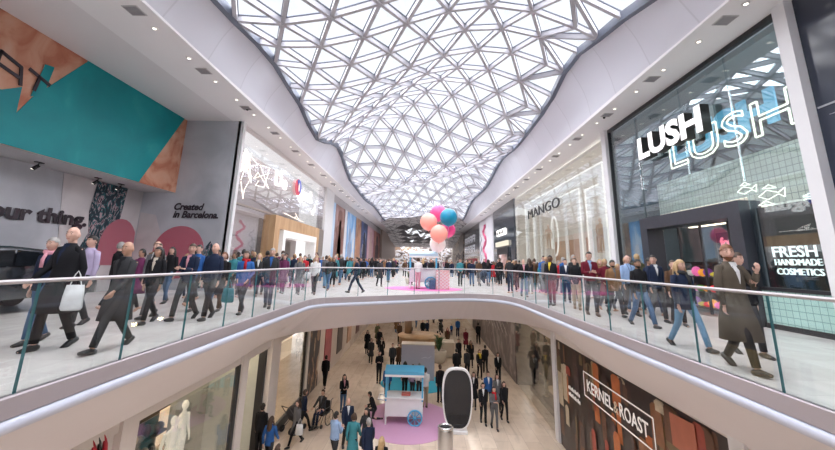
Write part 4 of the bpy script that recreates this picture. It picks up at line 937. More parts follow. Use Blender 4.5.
# ================================================================== PEOPLE
SKIN={'fair':(.62,.38,.30),'tan':(.46,.26,.18),'olive':(.36,.20,.13),'brown':(.17,.085,.055)}
HAIR={'dark':(.015,.011,.01),'brown':(.06,.032,.02),'grey':(.30,.29,.28),'blonde':(.42,.28,.14),'white':(.6,.58,.55),'red':(.17,.07,.03)}
CL={'black':(.012,.012,.015),'navy':(.014,.022,.05),'charcoal':(.035,.036,.04),'grey':(.13,.13,.14),'taupe':(.095,.078,.06),'tan':(.22,.12,.06),'maroon':(.13,.012,.025),'red':(.42,.02,.03),'blue':(.03,.11,.33),'pale_blue':(.28,.40,.62),'teal':(.05,.22,.26),'white':(.68,.68,.69),'cream':(.55,.50,.42),'pink':(.62,.30,.36),'lilac':(.42,.36,.52),'denim':(.06,.12,.22),'light_denim':(.16,.30,.45),'beige':(.40,.32,.22),'brown':(.09,.05,.03),'olive':(.09,.09,.05),'yellow':(.6,.45,.05),'plum':(.14,.03,.09),'green':(.06,.2,.08)}
def cloth(c): return mat('fabric_'+c,CL[c],.85,var=.18,scale=9,bump=.15,spec=.2)
def skin(c): return mat('skin_'+c,SKIN[c],.55,var=.05,scale=6)
EYEW=mat('eye_white',(.38,.33,.30),.4); EYED=mat('eye_dark',(.02,.015,.01),.2); LIP=mat('lips',(.40,.14,.12),.5)
def leg_pts(s,a,b,hip=.93):
    h=Vector((s*.085,0,hip)); k=h+Vector((-s*.006,-.43*math.sin(a),-.43*math.cos(a))); an=k+Vector((0,-.42*math.sin(b),-.42*math.cos(b))); return h,k,an
POSES={ # (legA a,b),(legB a,b) thigh/shin forward angles ; arms
 'walk':((.42,.18),(-.22,-.62)),'walk2':((.30,.05),(-.12,-.45)),'stride':((.55,.30),(-.32,-.62)),'stand':((.03,0),(-.04,-.06)),'sit':((1.42,.12),(1.38,.15)),'kneel':((1.55,-.1),(.15,-1.45)),'crouch':((1.7,-.75),(1.5,-.8))}
ARMS={'swing':((.35,.75),(-.35,.05)),'swing2':((-.3,.1),(.35,.8)),'down':((.02,.18),(0,.15)),'pocket':((-.25,.75),(-.25,.75)),'phone':((.25,1.75),(.25,1.7)),'strap':((.5,2.55),(-.1,.2)),'oneup':((.1,1.5),(0,.2)),'rest':((.75,1.1),(.75,1.1)),'push':((.55,1.2),(.55,1.2)),'cross':((.3,1.55),(.3,1.6))}
def arm_pts(s,c,d,inn=0):
    sh=Vector((s*.170,0,1.415)); el=sh+Vector((s*.028,-.285*math.sin(c),-.285*math.cos(c))); f=Vector((-s*inn,-math.sin(d),-math.cos(d))).normalized(); wr=el+f*.245; return sh,el,wr,f
def person(x,y,z,h,face,label=None,top='black',legs='charcoal',skn='fair',hair='dark',style='short',pose='walk',arms='swing',kind='jacket',shirt=None,scarf=None,shoe='black',lod=1,beard=None,lean=0,headyaw=0,flip=False,group=None,fat=1.0,sex='m',headpitch=0,name='person'):
    """face: heading in degrees, 0 = towards the near end of the hall"""
    root_rz=R(face)
    (a1,b1),(a2,b2)=POSES[pose]; sA,sB=(1,-1) if not flip else (-1,1)
    LA=leg_pts(sA,a1,b1); LB=leg_pts(sB,a2,b2); low=min(LA[2].z,LB[2].z)-.085
    if pose=='kneel': low=min(LA[2].z-.085,LB[1].z-.06)
    if pose=='sit': low=LA[2].z-.085-0.0
    (c1,d1),(c2,d2)=ARMS[arms]; inn=.55 if arms in('phone','cross') else (.25 if arms in('strap','pocket') else .05)
    AA=arm_pts(-sA,c1,d1,inn if arms!='swing' else .05); AB=arm_pts(sA,c2,d2,.05 if arms in('swing','down','oneup','strap') else inn)
    sc_=h/1.75; dz=-low; cl,slean=math.cos(lean),math.sin(lean)
    def warp(bm):
        for v in bm.verts:
            p=v.co
            if p.z>.93 or lean>.6 and p.z>.6 and abs(p.y)<.4 and p.z>.93:
                k=min(1,(p.z-.93)/.12); an=lean*k; yy,zz=p.y,p.z-.93; p.y=yy*math.cos(an)-zz*math.sin(an); p.z=.93+yy*math.sin(an)+zz*math.cos(an)
            p.z+=dz; p*=sc_
        return bm
    fine=lod==0; n=14 if lod==0 else (10 if lod==1 else 6)
    kf=fat; fem=sex=='f'
    HC=Vector((0,-.015,1.632)); cy,sy=math.cos(headyaw),math.sin(headyaw)
    def hrot(v):
        p=v-Vector((0,0,1.5)); cp,sp_=math.cos(headpitch),math.sin(headpitch); p=Vector((p.x,p.y*cp+p.z*-sp_,p.y*sp_+p.z*cp)); p=Vector((p.x*cy-p.y*sy,p.x*sy+p.y*cy,p.z)); return p+Vector((0,0,1.5))
    def headshape(p,d):
        q_=Vector(p)
        if d.z<0: q_.x*=1-.28*(-d.z)**1.3; q_.y*=1-.12*(-d.z)
        if d.y<-.6 and -.35<d.z<.1 and abs(d.x)<.2: q_.y-=.022*(1-abs(d.x)/.2)*(1-abs(d.z+.15)/.25 if abs(d.z+.15)<.25 else 0)
        if d.y<-.3 and .0<d.z<.25 and abs(d.x)>.12: q_.y+=.006
        if d.y<-.5 and d.z<-.75: q_.y-=.008
        return hrot(q_+HC)-HC
    # ---- body (one continuous skin)
    bm=NB()
    hn=(20,14) if lod==0 else ((12,9) if lod==1 else (8,6))
    sphere(bm,HC,(.076,.096,.12),hn[0],hn[1],fn=headshape)
    if lod<2:
        for s in (-1,1):
            st=len(bm.verts); sphere(bm,(s*.077,.005,1.625),(.012,.022,.032),6,5)
            bm.verts.ensure_lookup_table()
            for v in list(bm.verts)[st:]: v.co=hrot(v.co)
    tube(bm,[(0,.01,1.44),(0,.008,1.50),(0,.0,1.57)],[(.062,.06),(.052,.054),(.05,.056)],n)
    tube(bm,[(0,0,.88),(0,0,1.0),(0,0,1.12),(0,0,1.28),(0,0,1.38),(0,.0,1.44),(0,.005,1.475)],[(.14,.095),(.15,.1),(.13,.09),(.15,.105),(.16,.1),(.13,.075),(.06,.055)],n)
    def foot(A,b,grow=0,sole=False,mi=0):
        an=A; pit=0
        if b<-.3: pit=min(.9,-b*.9)
        elif b>.12: pit=-.18
        if pose in('sit','crouch'): pit=0
        if pose=='kneel' and b<-1: pit=1.3
        f=Vector((0,-math.cos(pit),-math.sin(pit))); u=Vector((0,-math.sin(pit),math.cos(pit)))
        g=grow
        pts=[an-f*.065-u*.045,an-f*.03-u*.04,an+f*.05-u*.045,an+f*.11-u*.058,an+f*.168-u*.066]
        tube(bm_t[0],pts,[(.03+g,.028+g),(.036+g,.04+g),(.040+g,.036+g),(.043+g,.026+g),(.026+g,.016+g)],n,ref=(0,0,1) if pit<1 else (0,1,0),mi=mi)
    bm_t=[bm]
    for (H_,K,A),b in ((LA,b1),(LB,b2)):
        tube(bm,[H_+Vector((0,0,.03)),H_.lerp(K,.5),K,K.lerp(A,.35),A],[(.075,.08),.066,.048,.050,.034],n); foot(A,b)
    for s,(S,E_,W,f) in ((-sA,AA),(sA,AB)):
        tube(bm,[S+Vector((-s*.04,0,.0)),S,S.lerp(E_,.5),E_,E_.lerp(W,.35),W],[.04,.048,.041,.034,.035,.023],n)
        # hand: palm, four fingers and a thumb
        side=Vector((1,0,0)); pn=f.cross(side)
        if pn.length<.1: pn=Vector((0,0,1))
        pn.normalize(); ac=Vector(pn.cross(f)).normalized()
        # across axis lies front-to-back for a hanging hand
        if arms in('down','swing','swing2','pocket') : ac,pn=pn,ac
        tube(bm,[W,W+f*.045,W+f*.088],[(.022,.016),(.037,.016),(.038,.014)],8 if fine else 6,ref=pn)
        curl=.35 if arms not in('phone','strap','push') else .9
        inw=pn*(-s if abs(pn.x)>.5 else 1)
        if lod<2:
            for k in range(4):
                o=ac*(-.028+.0187*k); L_=(.062,.075,.078,.066)[k]; p0=W+f*.082+o; p1=p0+(f*math.cos(curl*.5)+inw*math.sin(curl*.5))*L_*.5; p2=p1+(f*math.cos(curl*1.4)+inw*math.sin(curl*1.4))*L_*.5
                tube(bm,[p0,p1,p2],[.0088,.0082,.0068],6 if fine else 4)
            t0=W+f*.03-ac*.03*(1 if f.z>-.5 else 1); tube(bm,[t0,t0-ac*.022+f*.03+inw*.01,t0-ac*.026+f*.062+inw*.02],[.012,.0105,.008],6 if fine else 4)
    warp(bm)
    body=obj(name,bm,[skin(skn),EYEW,EYED,LIP],None,True)
    if fine:
        md=body.modifiers.new('r','REMESH'); md.mode='VOXEL'; md.voxel_size=.0075; dg=bpy.context.evaluated_depsgraph_get(); dg.update()
        me=bpy.data.meshes.new_from_object(body.evaluated_get(dg)); old=body.data; body.modifiers.clear(); body.data=me; bpy.data.meshes.remove(old)
        bm2=NB(); bm2.from_mesh(me)
        nb=NB()
        for s in (-1,1):
            st=len(nb.verts); sphere(nb,(s*.030,-.1,1.645),(.011,.006,.005),8,6,1); sphere(nb,(s*.030,-.105,1.645),(.006,.004,.006),6,5,2); tube(nb,[(s*.014,-.108,1.668),(s*.032,-.109,1.673),(s*.046,-.097,1.666)],.0035,4,mi=2)
        tube(nb,[(-.024,-.102,1.572),(0,-.110,1.574),(.024,-.102,1.572)],[(.003),.006,.003],6,mi=3)
        for v in nb.verts: v.co=hrot(v.co)
        warp(nb); tmp=bpy.data.meshes.new('t'); nb.to_mesh(tmp); nb.free(); bm2.from_mesh(tmp); bpy.data.meshes.remove(tmp); bm2.to_mesh(me); bm2.free()
        for p in me.polygons: p.use_smooth=True
        if not me.materials:
            for m_ in (skin(skn),EYEW,EYED,LIP): me.materials.append(m_)
    body.location=(x,y,z); body.rotation_euler=(0,0,root_rz)
    if label: body['label']=label
    body['category']='person'
    if group: body['group']=group
    def part(nm,bm,m): return obj(nm,warp(bm),m,body,True)
    # ---- trousers
    bm=NB(); loose=1.0 if not fem else .9
    tube(bm,[(0,0,1.05),(0,0,.98),(0,.005,.90),(0,.0,.84)],[(.152*kf,.108*kf),(.162*kf,.118*kf),(.165*kf,.12*kf),(.12,.09)],n)
    for H_,K,A in (LA,LB):
        tube(bm,[H_+Vector((0,0,.04)),H_.lerp(K,.35),K,K.lerp(A,.5),K.lerp(A,.97)],[(.088*kf,.1*kf),.084*kf,.063*loose,.058*loose,.052*loose],n)
    if fine:
        for v in bm.verts: v.co.y+=.004*math.sin(v.co.z*70+v.co.x*40)
    part('trousers',bm,cloth(legs))
    # ---- shoes
    if lod<2:
        for (H_,K,A),b in ((LA,b1),(LB,b2)):
            bm=NB(); bm_t[0]=bm; foot(A,b,.008); part('shoe',bm,mat('shoe_'+shoe,CL[shoe],.35,var=.1))
    # ---- top garment
    bm=NB(); ch=.07 if fem else 0
    prof={'jacket':.86,'coat':.52,'sweater':.93,'long':.44,'puffer':.80}[kind]
    g=1.12 if kind=='puffer' else 1.0
    secs=[(1.02,.172*kf,.125*kf),(1.13,.155*kf if fem else .168*kf,.118*kf),(1.26,.172*kf,.126*kf),(1.36,.182*kf,.122*kf),(1.415,.170,.105),(1.45,.132,.085),(1.485,.08,.072),(1.51,.068,.068)]
    bot=[]
    if kind in('coat','long'): bot=[(prof,.24*kf,.235*kf),(.7,.22*kf,.205*kf),(.86,.19*kf,.16*kf)]
    else: bot=[(prof,.178*kf,.132*kf),(.95,.176*kf,.13*kf)]
    allS=[q for q in bot if q[0]<1.0]+secs
    if pose in('sit','kneel','crouch'): allS=[(.93,.178,.14)]+secs
    sw=(LA[1].y+LB[1].y)*.15 if kind in('coat','long') else 0
    tube(bm,[(0,sw*max(0,(1-q[0])/.5),q[0]) for q in allS],[(q[1]*g*(.93 if fem else 1),q[2]*g) for q in allS],max(n,12) if lod<2 else 8)
    for s,(S,E_,W,f) in ((-sA,AA),(sA,AB)):
        tube(bm,[S+Vector((-s*.06,0,.012)),S+Vector((-s*.01,0,.0)),S.lerp(E_,.5),E_,E_.lerp(W,.5),E_.lerp(W,.96)],[(.045),(.062*g),(.056*g),(.049*g),(.045*g),(.038*g)],n)
    if fine or kind=='puffer':
        for v in bm.verts:
            a=.010 if kind=='puffer' else .004; r_=Vector((v.co.x,v.co.y,0))
            if r_.length>.01: v.co+=r_.normalized()*a*math.sin(v.co.z*(75 if kind=='puffer' else 40)+v.co.x*18)
    nm={'jacket':'jacket','coat':'coat','long':'coat','sweater':'sweater','puffer':'padded_jacket'}[kind]
    part(nm,bm,cloth(top))
    if shirt and lod<2:
        bm=NB(); L0=[]
        for i in range(6):
            zz=1.50-.30*i/5; w_=.055*(1-i/5)+.004; 
            # coat front depth at zz
            S=allS; ry=.1
            for (za,_,ra),(zb,__,rb) in zip(S,S[1:]):
                if za<=zz<=zb: ry=ra+(rb-ra)*(zz-za)/(zb-za)
            ry=ry*g+.006; L0.append([bm.verts.new((-w_,-ry+w_*.25,zz)),bm.verts.new((0,-ry-.003,zz)),bm.verts.new((w_,-ry+w_*.25,zz))])
        for a,b in zip(L0,L0[1:]):
            for k in range(2): bm.faces.new((a[k],b[k],b[k+1],a[k+1]))
        part('shirt',bm,cloth(shirt))
    if scarf and lod<2:
        bm=NB(); pts=[(.085*math.cos(a),.005+.085*math.sin(a),1.495+.012*math.sin(2*a)) for a in [2*PI*k/14 for k in range(15)]]; tube(bm,pts,[(.036,.04)]*15,8,ref=(0,0,1)); tube(bm,[(.03,-.1,1.48),(.04,-.145,1.38),(.045,-.15,1.24)],[(.03,.02),(.04,.018),(.042,.012)],8); part('scarf',bm,cloth(scarf))
    if beard and lod<2:
        bm=NB(); sphere(bm,HC+Vector((0,-.004,-.004)),(.078,.100,.124),hn[0],hn[1],fn=headshape); kill=[]
        for f in bm.faces:
            c0=f.calc_center_median()-Vector((0,0,1.5)); c1=Vector((c0.x*cy+c0.y*sy,-c0.x*sy+c0.y*cy,c0.z))
            if c1.z+1.5>1.585 or c1.y>.01 or (abs(c1.x)<.02 and 1.567<c1.z+1.5<1.585): kill.append(f)
        bmesh.ops.delete(bm,geom=kill,context='FACES')
        if len(bm.faces): part('beard',bm,mat('hair_'+beard,HAIR[beard],.7,var=.3,scale=25))
        else: bm.free()
    # ---- hair
    if style!='bald':
        bm=NB()
        def hs(p,d):
            q_=headshape(p,d) if d.z<-.1 else hrot(p+HC)-HC
            return q_
        fs=sphere(bm,HC+Vector((0,.006,.006)),(.087,.106,.127) if style!='thin' else (.082,.102,.115),hn[0],hn[1],fn=lambda p,d: hrot(p+HC)-HC)
        kill=[]
        for f in bm.faces:
            c=f.calc_center_median(); # unrotate roughly
            c0=c-Vector((0,0,1.5)); c1=Vector((c0.x*cy+c0.y*sy,-c0.x*sy+c0.y*cy,c0.z)); zz=c1.z+1.5
            line=1.685 if c1.y<-.055 else (1.655 if c1.y<-.01 else (1.59 if c1.y<.03 else 1.555))
            if style in('long','bob') and c1.y>-.03: line=1.5
            if zz<line or (style=='thin' and zz>1.70): kill.append(f)
        bmesh.ops.delete(bm,geom=kill,context='FACES')
        if style=='long':
            tp=[(0,.055,1.70),(0,.085,1.60),(0,.09,1.50),(0,.105,1.40),(0,.105,1.30)]
            tube(bm,[tuple(hrot(Vector(q)) if q[2]>1.5 else q) for q in tp],[(.07,.04),(.09,.045),(.1,.045),(.1,.035),(.05,.015)],10)
            for s in (-1,1): tube(bm,[tuple(hrot(Vector((s*.078,-.01,1.68)))),tuple(hrot(Vector((s*.092,0,1.58)))),(s*.095,-.03,1.47),(s*.09,-.075,1.36)],[.016,.026,.026,.012],7)
        if style=='bob':
            for s in (-1,1): tube(bm,[tuple(hrot(Vector((s*.078,0,1.69)))),tuple(hrot(Vector((s*.09,.01,1.6)))),tuple(hrot(Vector((s*.082,.01,1.53))))],[.02,.03,.018],7)
        if len(bm.faces): part('hair',bm,mat('hair_'+hair,HAIR[hair],.6,var=.3,scale=25))
        else: bm.free()
    return body
def handbag(x,y,z,label,col,w=.3,h=.3,d=.12,handle=.25,name='bag',rz=0):
    t=thing(name,label,'bag',(x,y,z),rz)
    bm=NB()
    tube(bm,[(0,0,0),(0,0,h*.1),(0,0,h*.55),(0,0,h)],[(w*.42,d*.4),(w*.5,d*.5),(w*.47,d*.4),(w*.4,d*.2)],12); obj('bag_body',bm,cloth(col) if col in CL else col,t,True)
    bm=NB(); tube(bm,[(-w*.25,0,h-.01),(-w*.12,0,h+handle*.7),(0,0,h+handle),(w*.12,0,h+handle*.7),(w*.25,0,h-.01)],.008,5); obj('handle',bm,cloth(col) if col in CL else col,t); return t
# ---- upper left walkway, named figures
P0=0
def U(*a,**k): return person(a[0],a[1],P0,a[2],a[3],**k)
person(-6.22,6.25,0,1.68,-8,'grey-haired man in a dark jacket with a pink scarf, beside the big bald man',top='navy',legs='denim',hair='grey',style='short',pose='walk2',arms='down',kind='jacket',scarf='pink',lod=0,headyaw=R(10))
person(-5.6,5.92,0,1.84,-8,'big bald man in a long black coat over navy, white bag in hand',top='black',legs='black',style='bald',pose='walk2',arms='swing2',kind='coat',shirt='navy',lod=0,fat=1.16,headyaw=R(18),flip=True)
handbag(-5.12,5.62,.60,'limp white plastic bag hanging from the big bald man\'s hand','white',.26,.36,.12,.2,rz=R(30),name='carrier_bag')
person(-6.9,7.75,0,1.80,-8,'dark-haired man in a lilac shirt walking behind the big bald man',top='lilac',legs='charcoal',hair='dark',pose='walk2',arms='down',kind='sweater',lod=0)
person(-4.75,6.02,0,1.69,-10,'bald man in a long dark overcoat striding alone beside the glass rail',top='charcoal',legs='charcoal',skn='tan',style='bald',pose='stride',arms='swing2',kind='coat',shirt='black',lod=0,headyaw=R(10))
person(-6.35,8.95,0,1.78,0,'balding man in a grey suit and tie behind the striding overcoat man',top='grey',legs='grey',style='thin',hair='brown',pose='walk',arms='down',kind='jacket',shirt='white',lod=0)
person(-5.85,8.3,0,1.64,0,'dark long-haired woman in black with a cream scarf beside the pink shirt man',top='black',legs='black',style='long',hair='dark',pose='walk',arms='down',kind='jacket',shirt='cream',lod=0,sex='f',skn='tan')
person(-7.9,11.8,0,1.70,5,'dark-haired woman in a black jacket in front of the spotted red sun',top='black',legs='denim',style='long',hair='dark',pose='walk2',arms='down',lod=1,sex='f')
person(-5.45,8.85,0,1.74,-4,'brown-haired man in a navy jacket over a pink shirt, looking sideways',top='navy',legs='charcoal',hair='brown',pose='walk',arms='phone',kind='jacket',shirt='pink',lod=0,headyaw=R(25),flip=True)
person(-4.98,9.0,0,1.77,-2,'shaven-headed man in a zipped navy jacket beside the pink shirt man',top='navy',legs='black',style='bald',pose='walk',arms='down',kind='jacket',lod=0,fat=1.08)
person(-6.15,10.3,0,1.74,0,'dark-haired man mostly hidden behind the shaven-headed man in navy',top='blue',legs='charcoal',hair='dark',pose='walk2',arms='down',lod=1)
person(-5.5,10.45,0,1.56,-2,'auburn-haired woman in a black coat with bare legs and a teal bag',top='black',legs='brown',hair='red',style='bob',pose='walk2',arms='oneup',kind='coat',lod=1,sex='f')
handbag(-5.15,10.2,.25,'bright teal carrier bag beside the auburn-haired woman','teal',.34,.36,.14,.22,name='carrier_bag')
person(-4.68,10.0,0,1.62,5,'woman in a blue padded jacket with a red scarf walking by the rail',top='blue',legs='charcoal',hair='brown',style='bob',pose='walk',arms='pocket',kind='puffer',scarf='red',lod=0,sex='f')
person(-4.52,11.3,0,1.72,15,'man in a dark suit jacket over a mid-blue sweater facing the camera by the rail',top='charcoal',legs='navy',hair='grey',pose='walk2',arms='down',kind='jacket',shirt='blue',lod=0,fat=1.08)
person(-6.33,14.6,0,1.66,15,'fair-haired woman in a white and black jacket behind the blue sweater man',top='charcoal',legs='black',hair='blonde',style='long',pose='stride',arms='swing',shirt='white',lod=1,sex='f')
person(-5.85,16.0,0,1.6,10,'woman in a plum coat walking beyond the blue sweater man',top='plum',legs='plum',hair='dark',style='bob',pose='walk2',arms='down',kind='coat',lod=1,sex='f')
person(-5.15,15.9,0,1.6,12,'woman in a grey coat and black leggings near the rail corner',top='grey',legs='black',hair='blonde',style='long',pose='stride',arms='swing',kind='coat',lod=1,sex='f')
person(-5.75,18.4,0,1.6,0,'person in a bright red jacket in the left crowd',top='red',legs='black',hair='brown',style='short',pose='walk2',arms='down',lod=1)
person(-4.55,16.1,0,1.62,10,'woman in a white jacket with a white bag at the left corner of the rail',top='white',legs='charcoal',hair='blonde',style='long',pose='stride',arms='swing2',kind='jacket',lod=1,sex='f')
handbag(-4.85,16.1,.62,'white shoulder bag at the side of the woman in the white jacket','white',.3,.26,.12,.3)
person(-5.0,19.6,0,1.64,180,'man in a grey top and blue jeans walking away beside the white-jacketed woman',top='grey',legs='light_denim',hair='brown',pose='walk2',arms='down',lod=1)
person(-3.0,17.3,0,1.62,-70,'man in dark navy striding to the right just behind the far rail',top='navy',legs='navy',hair='dark',pose='stride',arms='swing',lod=1)
person(-2.48,22.0,0,1.55,30,'person in dark clothes standing left of the upper market cart',top='charcoal',legs='black',hair='dark',style='bob',pose='walk2',arms='down',kind='coat',lod=1,sex='f')
person(-2.38,26.5,0,1.62,180,'man in navy and jeans walking away left of the upper market cart',top='navy',legs='denim',hair='brown',pose='walk2',arms='down',lod=1)
person(-.25,20.25,.02,1.6,175,'stall assistant in a white top and pink trousers seen from behind at the upper cart',top='white',legs='pink',hair='brown',style='bob',pose='stand',arms='phone',kind='sweater',lod=1,sex='f')
person(.55,25.5,0,1.62,0,'person in black behind the upper market cart',top='black',legs='black',hair='dark',pose='stand',arms='down',lod=1)
person(-.75,24.3,0,1.62,20,'person in charcoal behind the left post of the upper market cart',top='charcoal',legs='black',hair='brown',pose='stand',arms='down',lod=1)
# ---- upper right walkway
person(2.34,24.0,0,1.66,0,'man in a teal sweater standing to the right of the lattice box',top='teal',legs='charcoal',hair='dark',pose='stand',arms='pocket',kind='sweater',lod=1)
person(3.1,24.3,0,1.62,180,'person in a dark navy jacket and jeans next to the teal sweater man',top='navy',legs='denim',hair='brown',pose='walk2',arms='down',lod=1)
person(6.5,26.5,0,1.6,-10,'person in black by the cream shop window beyond the hi-vis lanyard man',top='black',legs='black',hair='brown',pose='walk2',arms='down',lod=1)
person(4.55,17.35,0,1.66,-5,'man in a dark coat open over pale shirt at the right corner of the rail',top='black',legs='denim',hair='grey',style='thin',pose='walk',arms='down',shirt='pink',lod=1)
person(4.66,14.0,0,1.74,-40,'guard in black with a yellow-green emblem leaning on the right rail',top='black',legs='maroon',skn='brown',hair='dark',pose='stand',arms='oneup',kind='jacket',shirt='yellow',lod=1,fat=1.1)
person(5.68,15.3,0,1.66,-15,'man in a navy suit and white shirt behind the right rail',top='navy',legs='navy',hair='dark',pose='walk2',arms='down',shirt='white',lod=1)
person(5.12,12.95,0,1.66,-20,'man in a black jacket and beige trousers beside the maroon sweater man',top='black',legs='beige',hair='brown',pose='walk2',arms='pocket',lod=1,shoe='tan')
person(4.98,11.5,0,1.84,-8,'tall man in a maroon sweater looking down at the phone in his hands',top='maroon',legs='charcoal',hair='dark',pose='walk2',arms='phone',kind='sweater',shirt='pale_blue',shoe='brown',lod=0,headpitch=R(18))
tag(obj('mobile_phone',bx(4.78,4.85,11.08,11.21,1.22,1.235),BLACK),'black phone held in the hands of the maroon sweater man','phone')
person(5.62,11.4,0,1.62,0,'bearded man in a tan shearling jacket right of the maroon sweater man',top='tan',legs='black',skn='tan',hair='dark',pose='walk',arms='pocket',kind='puffer',shirt='grey',lod=0,beard='dark')
person(6.5,14.1,0,1.66,-10,'blonde woman mostly hidden behind the tan jacket man',top='tan',legs='black',hair='blonde',style='long',pose='walk2',arms='down',lod=1,sex='f')
person(6.25,11.75,0,1.75,0,'bald man in a pale blue shirt wearing a lanyard card',top='pale_blue',legs='charcoal',style='bald',pose='walk2',arms='down',kind='sweater',lod=0)
ly=thing('lanyard','navy neck lanyard with a white card on the pale blue shirt','lanyard',(6.25,11.75,0),0)
bm=NB(); tube(bm,[(-.06,-.05,1.50),(-.04,-.13,1.36),(0,-.145,1.20),(.04,-.13,1.36),(.06,-.05,1.50)],.006,5); obj('strap',bm,cloth('navy'),ly); obj('card',bx(-.035,.035,-.155,-.15,1.08,1.2),mat('card_white',(.8,.8,.8),.4),ly)
person(5.38,9.65,0,1.66,5,'bearded dark-haired man in a black sweater and blue jeans',top='black',legs='denim',skn='olive',hair='dark',pose='stride',arms='down',kind='sweater',lod=0,beard='dark')
person(6.3,10.5,0,1.74,0,'dark-haired man in a navy jacket turned aside behind the black sweater man',top='navy',legs='charcoal',hair='dark',pose='walk2',arms='down',shirt='white',lod=0,headyaw=R(-40))
person(4.80,7.2,0,1.62,8,'blonde woman in a dark padded jacket, grey scarf and pale blue jeans',top='navy',legs='light_denim',hair='blonde',style='long',pose='stride',arms='down',kind='puffer',scarf='charcoal',lod=0,sex='f')
person(6.45,9.95,0,1.6,-15,'person in black trousers half hidden behind the blonde woman',top='brown',legs='black',hair='brown',style='short',pose='walk2',arms='down',lod=1)
person(4.60,5.80,0,1.80,6,'fair bearded man in a long taupe coat and white shirt, hand at his shoulder',top='taupe',legs='black',hair='red',pose='walk',arms='strap',kind='long',shirt='white',shoe='black',lod=0,headyaw=R(-30),fat=1.05,beard='red',flip=True)
person(5.5,6.75,0,1.70,4,'man half hidden behind the taupe coat man, only his face and shoes showing',top='black',legs='charcoal',hair='brown',pose='walk2',arms='down',lod=0,headyaw=R(10))
st=thing('shoulder_bag','black leather shoulder bag carried behind the taupe coat man','bag',(5.0,6.1,.86),R(-42)); bm=NB(); tube(bm,[(0,0,0),(0,0,.05),(0,0,.24),(0,0,.28)],[(.13,.04),(.16,.06),(.15,.05),(.13,.02)],12); obj('bag_body',bm,cloth('black'),st,True); bm=NB(); tube(bm,[(-.1,0,.27),(-.12,-.12,.55),(-.08,-.2,.68)],.012,5); obj('strap',bm,cloth('black'),st)
# ---- lower floor
def Lw(x,y,h,face,label,**k): k.setdefault('lod',1); return person(x,y,LOW,h,face,label,**k)
Lw(-5.05,14.05,1.68,170,'woman in a bright blue jacket heading into the lower left shop door',top='blue',legs='charcoal',hair='brown',style='long',arms='swing',sex='f',pose='walk2')
Lw(-5.72,14.9,1.75,175,'man in black standing in the lower left shop doorway',top='black',legs='black',hair='dark',pose='stand',arms='down')
Lw(-4.75,15.95,1.62,-40,'woman in a grey coat carrying a white bag past the yellow window',top='grey',legs='black',hair='brown',style='long',kind='coat',pose='stride',arms='down',sex='f')
handbag(-4.55,15.7,LOW+.45,'white carrier bag in the hand of the grey coat woman','white',.3,.36,.12,.2,name='carrier_bag')
Lw(-4.8,16.95,1.7,120,'person in navy striding towards the yellow shop window',top='navy',legs='black',hair='brown',style='bob',kind='jacket',pose='stride',arms='pocket',sex='f')
person(-4.22,17.68,LOW+.10,1.66,-20,'person in a dark coat seated in the wheelchair',top='charcoal',legs='navy',hair='brown',pose='sit',arms='rest',kind='jacket',shirt='grey')
Lw(-3.62,19.2,1.62,25,'long-haired woman in a black jacket standing alone on the lower floor',top='black',legs='denim',hair='dark',style='long',pose='stand',arms='cross',shirt='pink',sex='f')
Lw(-5.36,22.6,1.68,185,'man in black walking away along the lower left shopfronts',top='black',legs='black',hair='dark',pose='walk',arms='down')
Lw(-2.92,14.35,1.78,150,'man in a pale blue shirt with raised arm at the lower edge of the frame',top='pale_blue',legs='charcoal',hair='dark',kind='sweater',pose='walk2',arms='phone')
Lw(-2.30,14.42,1.72,170,'woman in a long teal coat beside the pale blue shirt man',top='teal',legs='black',hair='brown',style='bob',kind='coat',pose='walk2',sex='f')
Lw(-2.75,15.7,1.78,20,'balding man in navy facing the camera behind the teal coat',top='navy',legs='charcoal',style='thin',hair='grey',pose='walk2',shirt='white')
Lw(-1.95,15.05,1.68,-30,'dark-haired woman in a charcoal coat right of the teal coat',top='charcoal',legs='black',hair='dark',style='long',kind='coat',pose='walk2',sex='f')
Lw(-1.72,13.95,1.75,200,'grey-haired man in a navy coat near the pink mat edge',top='navy',legs='charcoal',hair='grey',kind='coat',pose='walk2')
Lw(-1.17,12.95,1.62,170,'brown-haired woman in black at the bottom of the frame',top='black',legs='black',hair='blonde',style='long',pose='walk2',sex='f')
Lw(-4.35,12.9,1.35,150,'young girl in dark red at the lower left of the frame',top='maroon',legs='black',hair='brown',style='long',pose='walk2',sex='f')
Lw(-2.05,18.4,1.6,-80,'person kneeling in black at the end of the lower market cart',top='black',legs='charcoal',hair='dark',style='bob',pose='kneel',arms='phone',lean=.35,sex='f')
Lw(-2.45,23.6,1.72,5,'man in black standing with hands together left of the blue mat',top='black',legs='black',hair='dark',pose='stand',arms='phone')
Lw(.98,20.8,1.76,200,'man in a dark suit standing beside the blue canopy cart, back turned',top='black',legs='black',hair='brown',pose='stand',arms='down')
Lw(.22,20.1,1.78,190,'man in a white shirt and beige trousers behind the lower cart',top='white',legs='beige',hair='dark',kind='sweater',pose='stand',arms='phone')
Lw(-.43,21.3,1.62,160,'woman with bright pink hair band in lilac behind the lower cart',top='lilac',legs='charcoal',hair='red',style='bob',pose='stand',sex='f')
Lw(-.08,21.2,1.7,190,'grey-haired person in a pale sweater behind the lower cart',top='white',legs='charcoal',hair='grey',kind='sweater',pose='stand')
Lw(-.85,21.6,1.68,180,'dark-haired person in black between the cart and the lavender box',top='black',legs='black',hair='dark',style='bob',pose='stand')
Lw(-1.72,20.9,1.66,0,'person in blue behind the left post of the lower cart',top='blue',legs='charcoal',hair='dark',pose='stand')
Lw(2.62,20.2,1.64,-10,'woman in black with a white bundle right of the screen totem',top='black',legs='black',hair='brown',style='long',kind='coat',shirt='white',pose='walk2',sex='f')
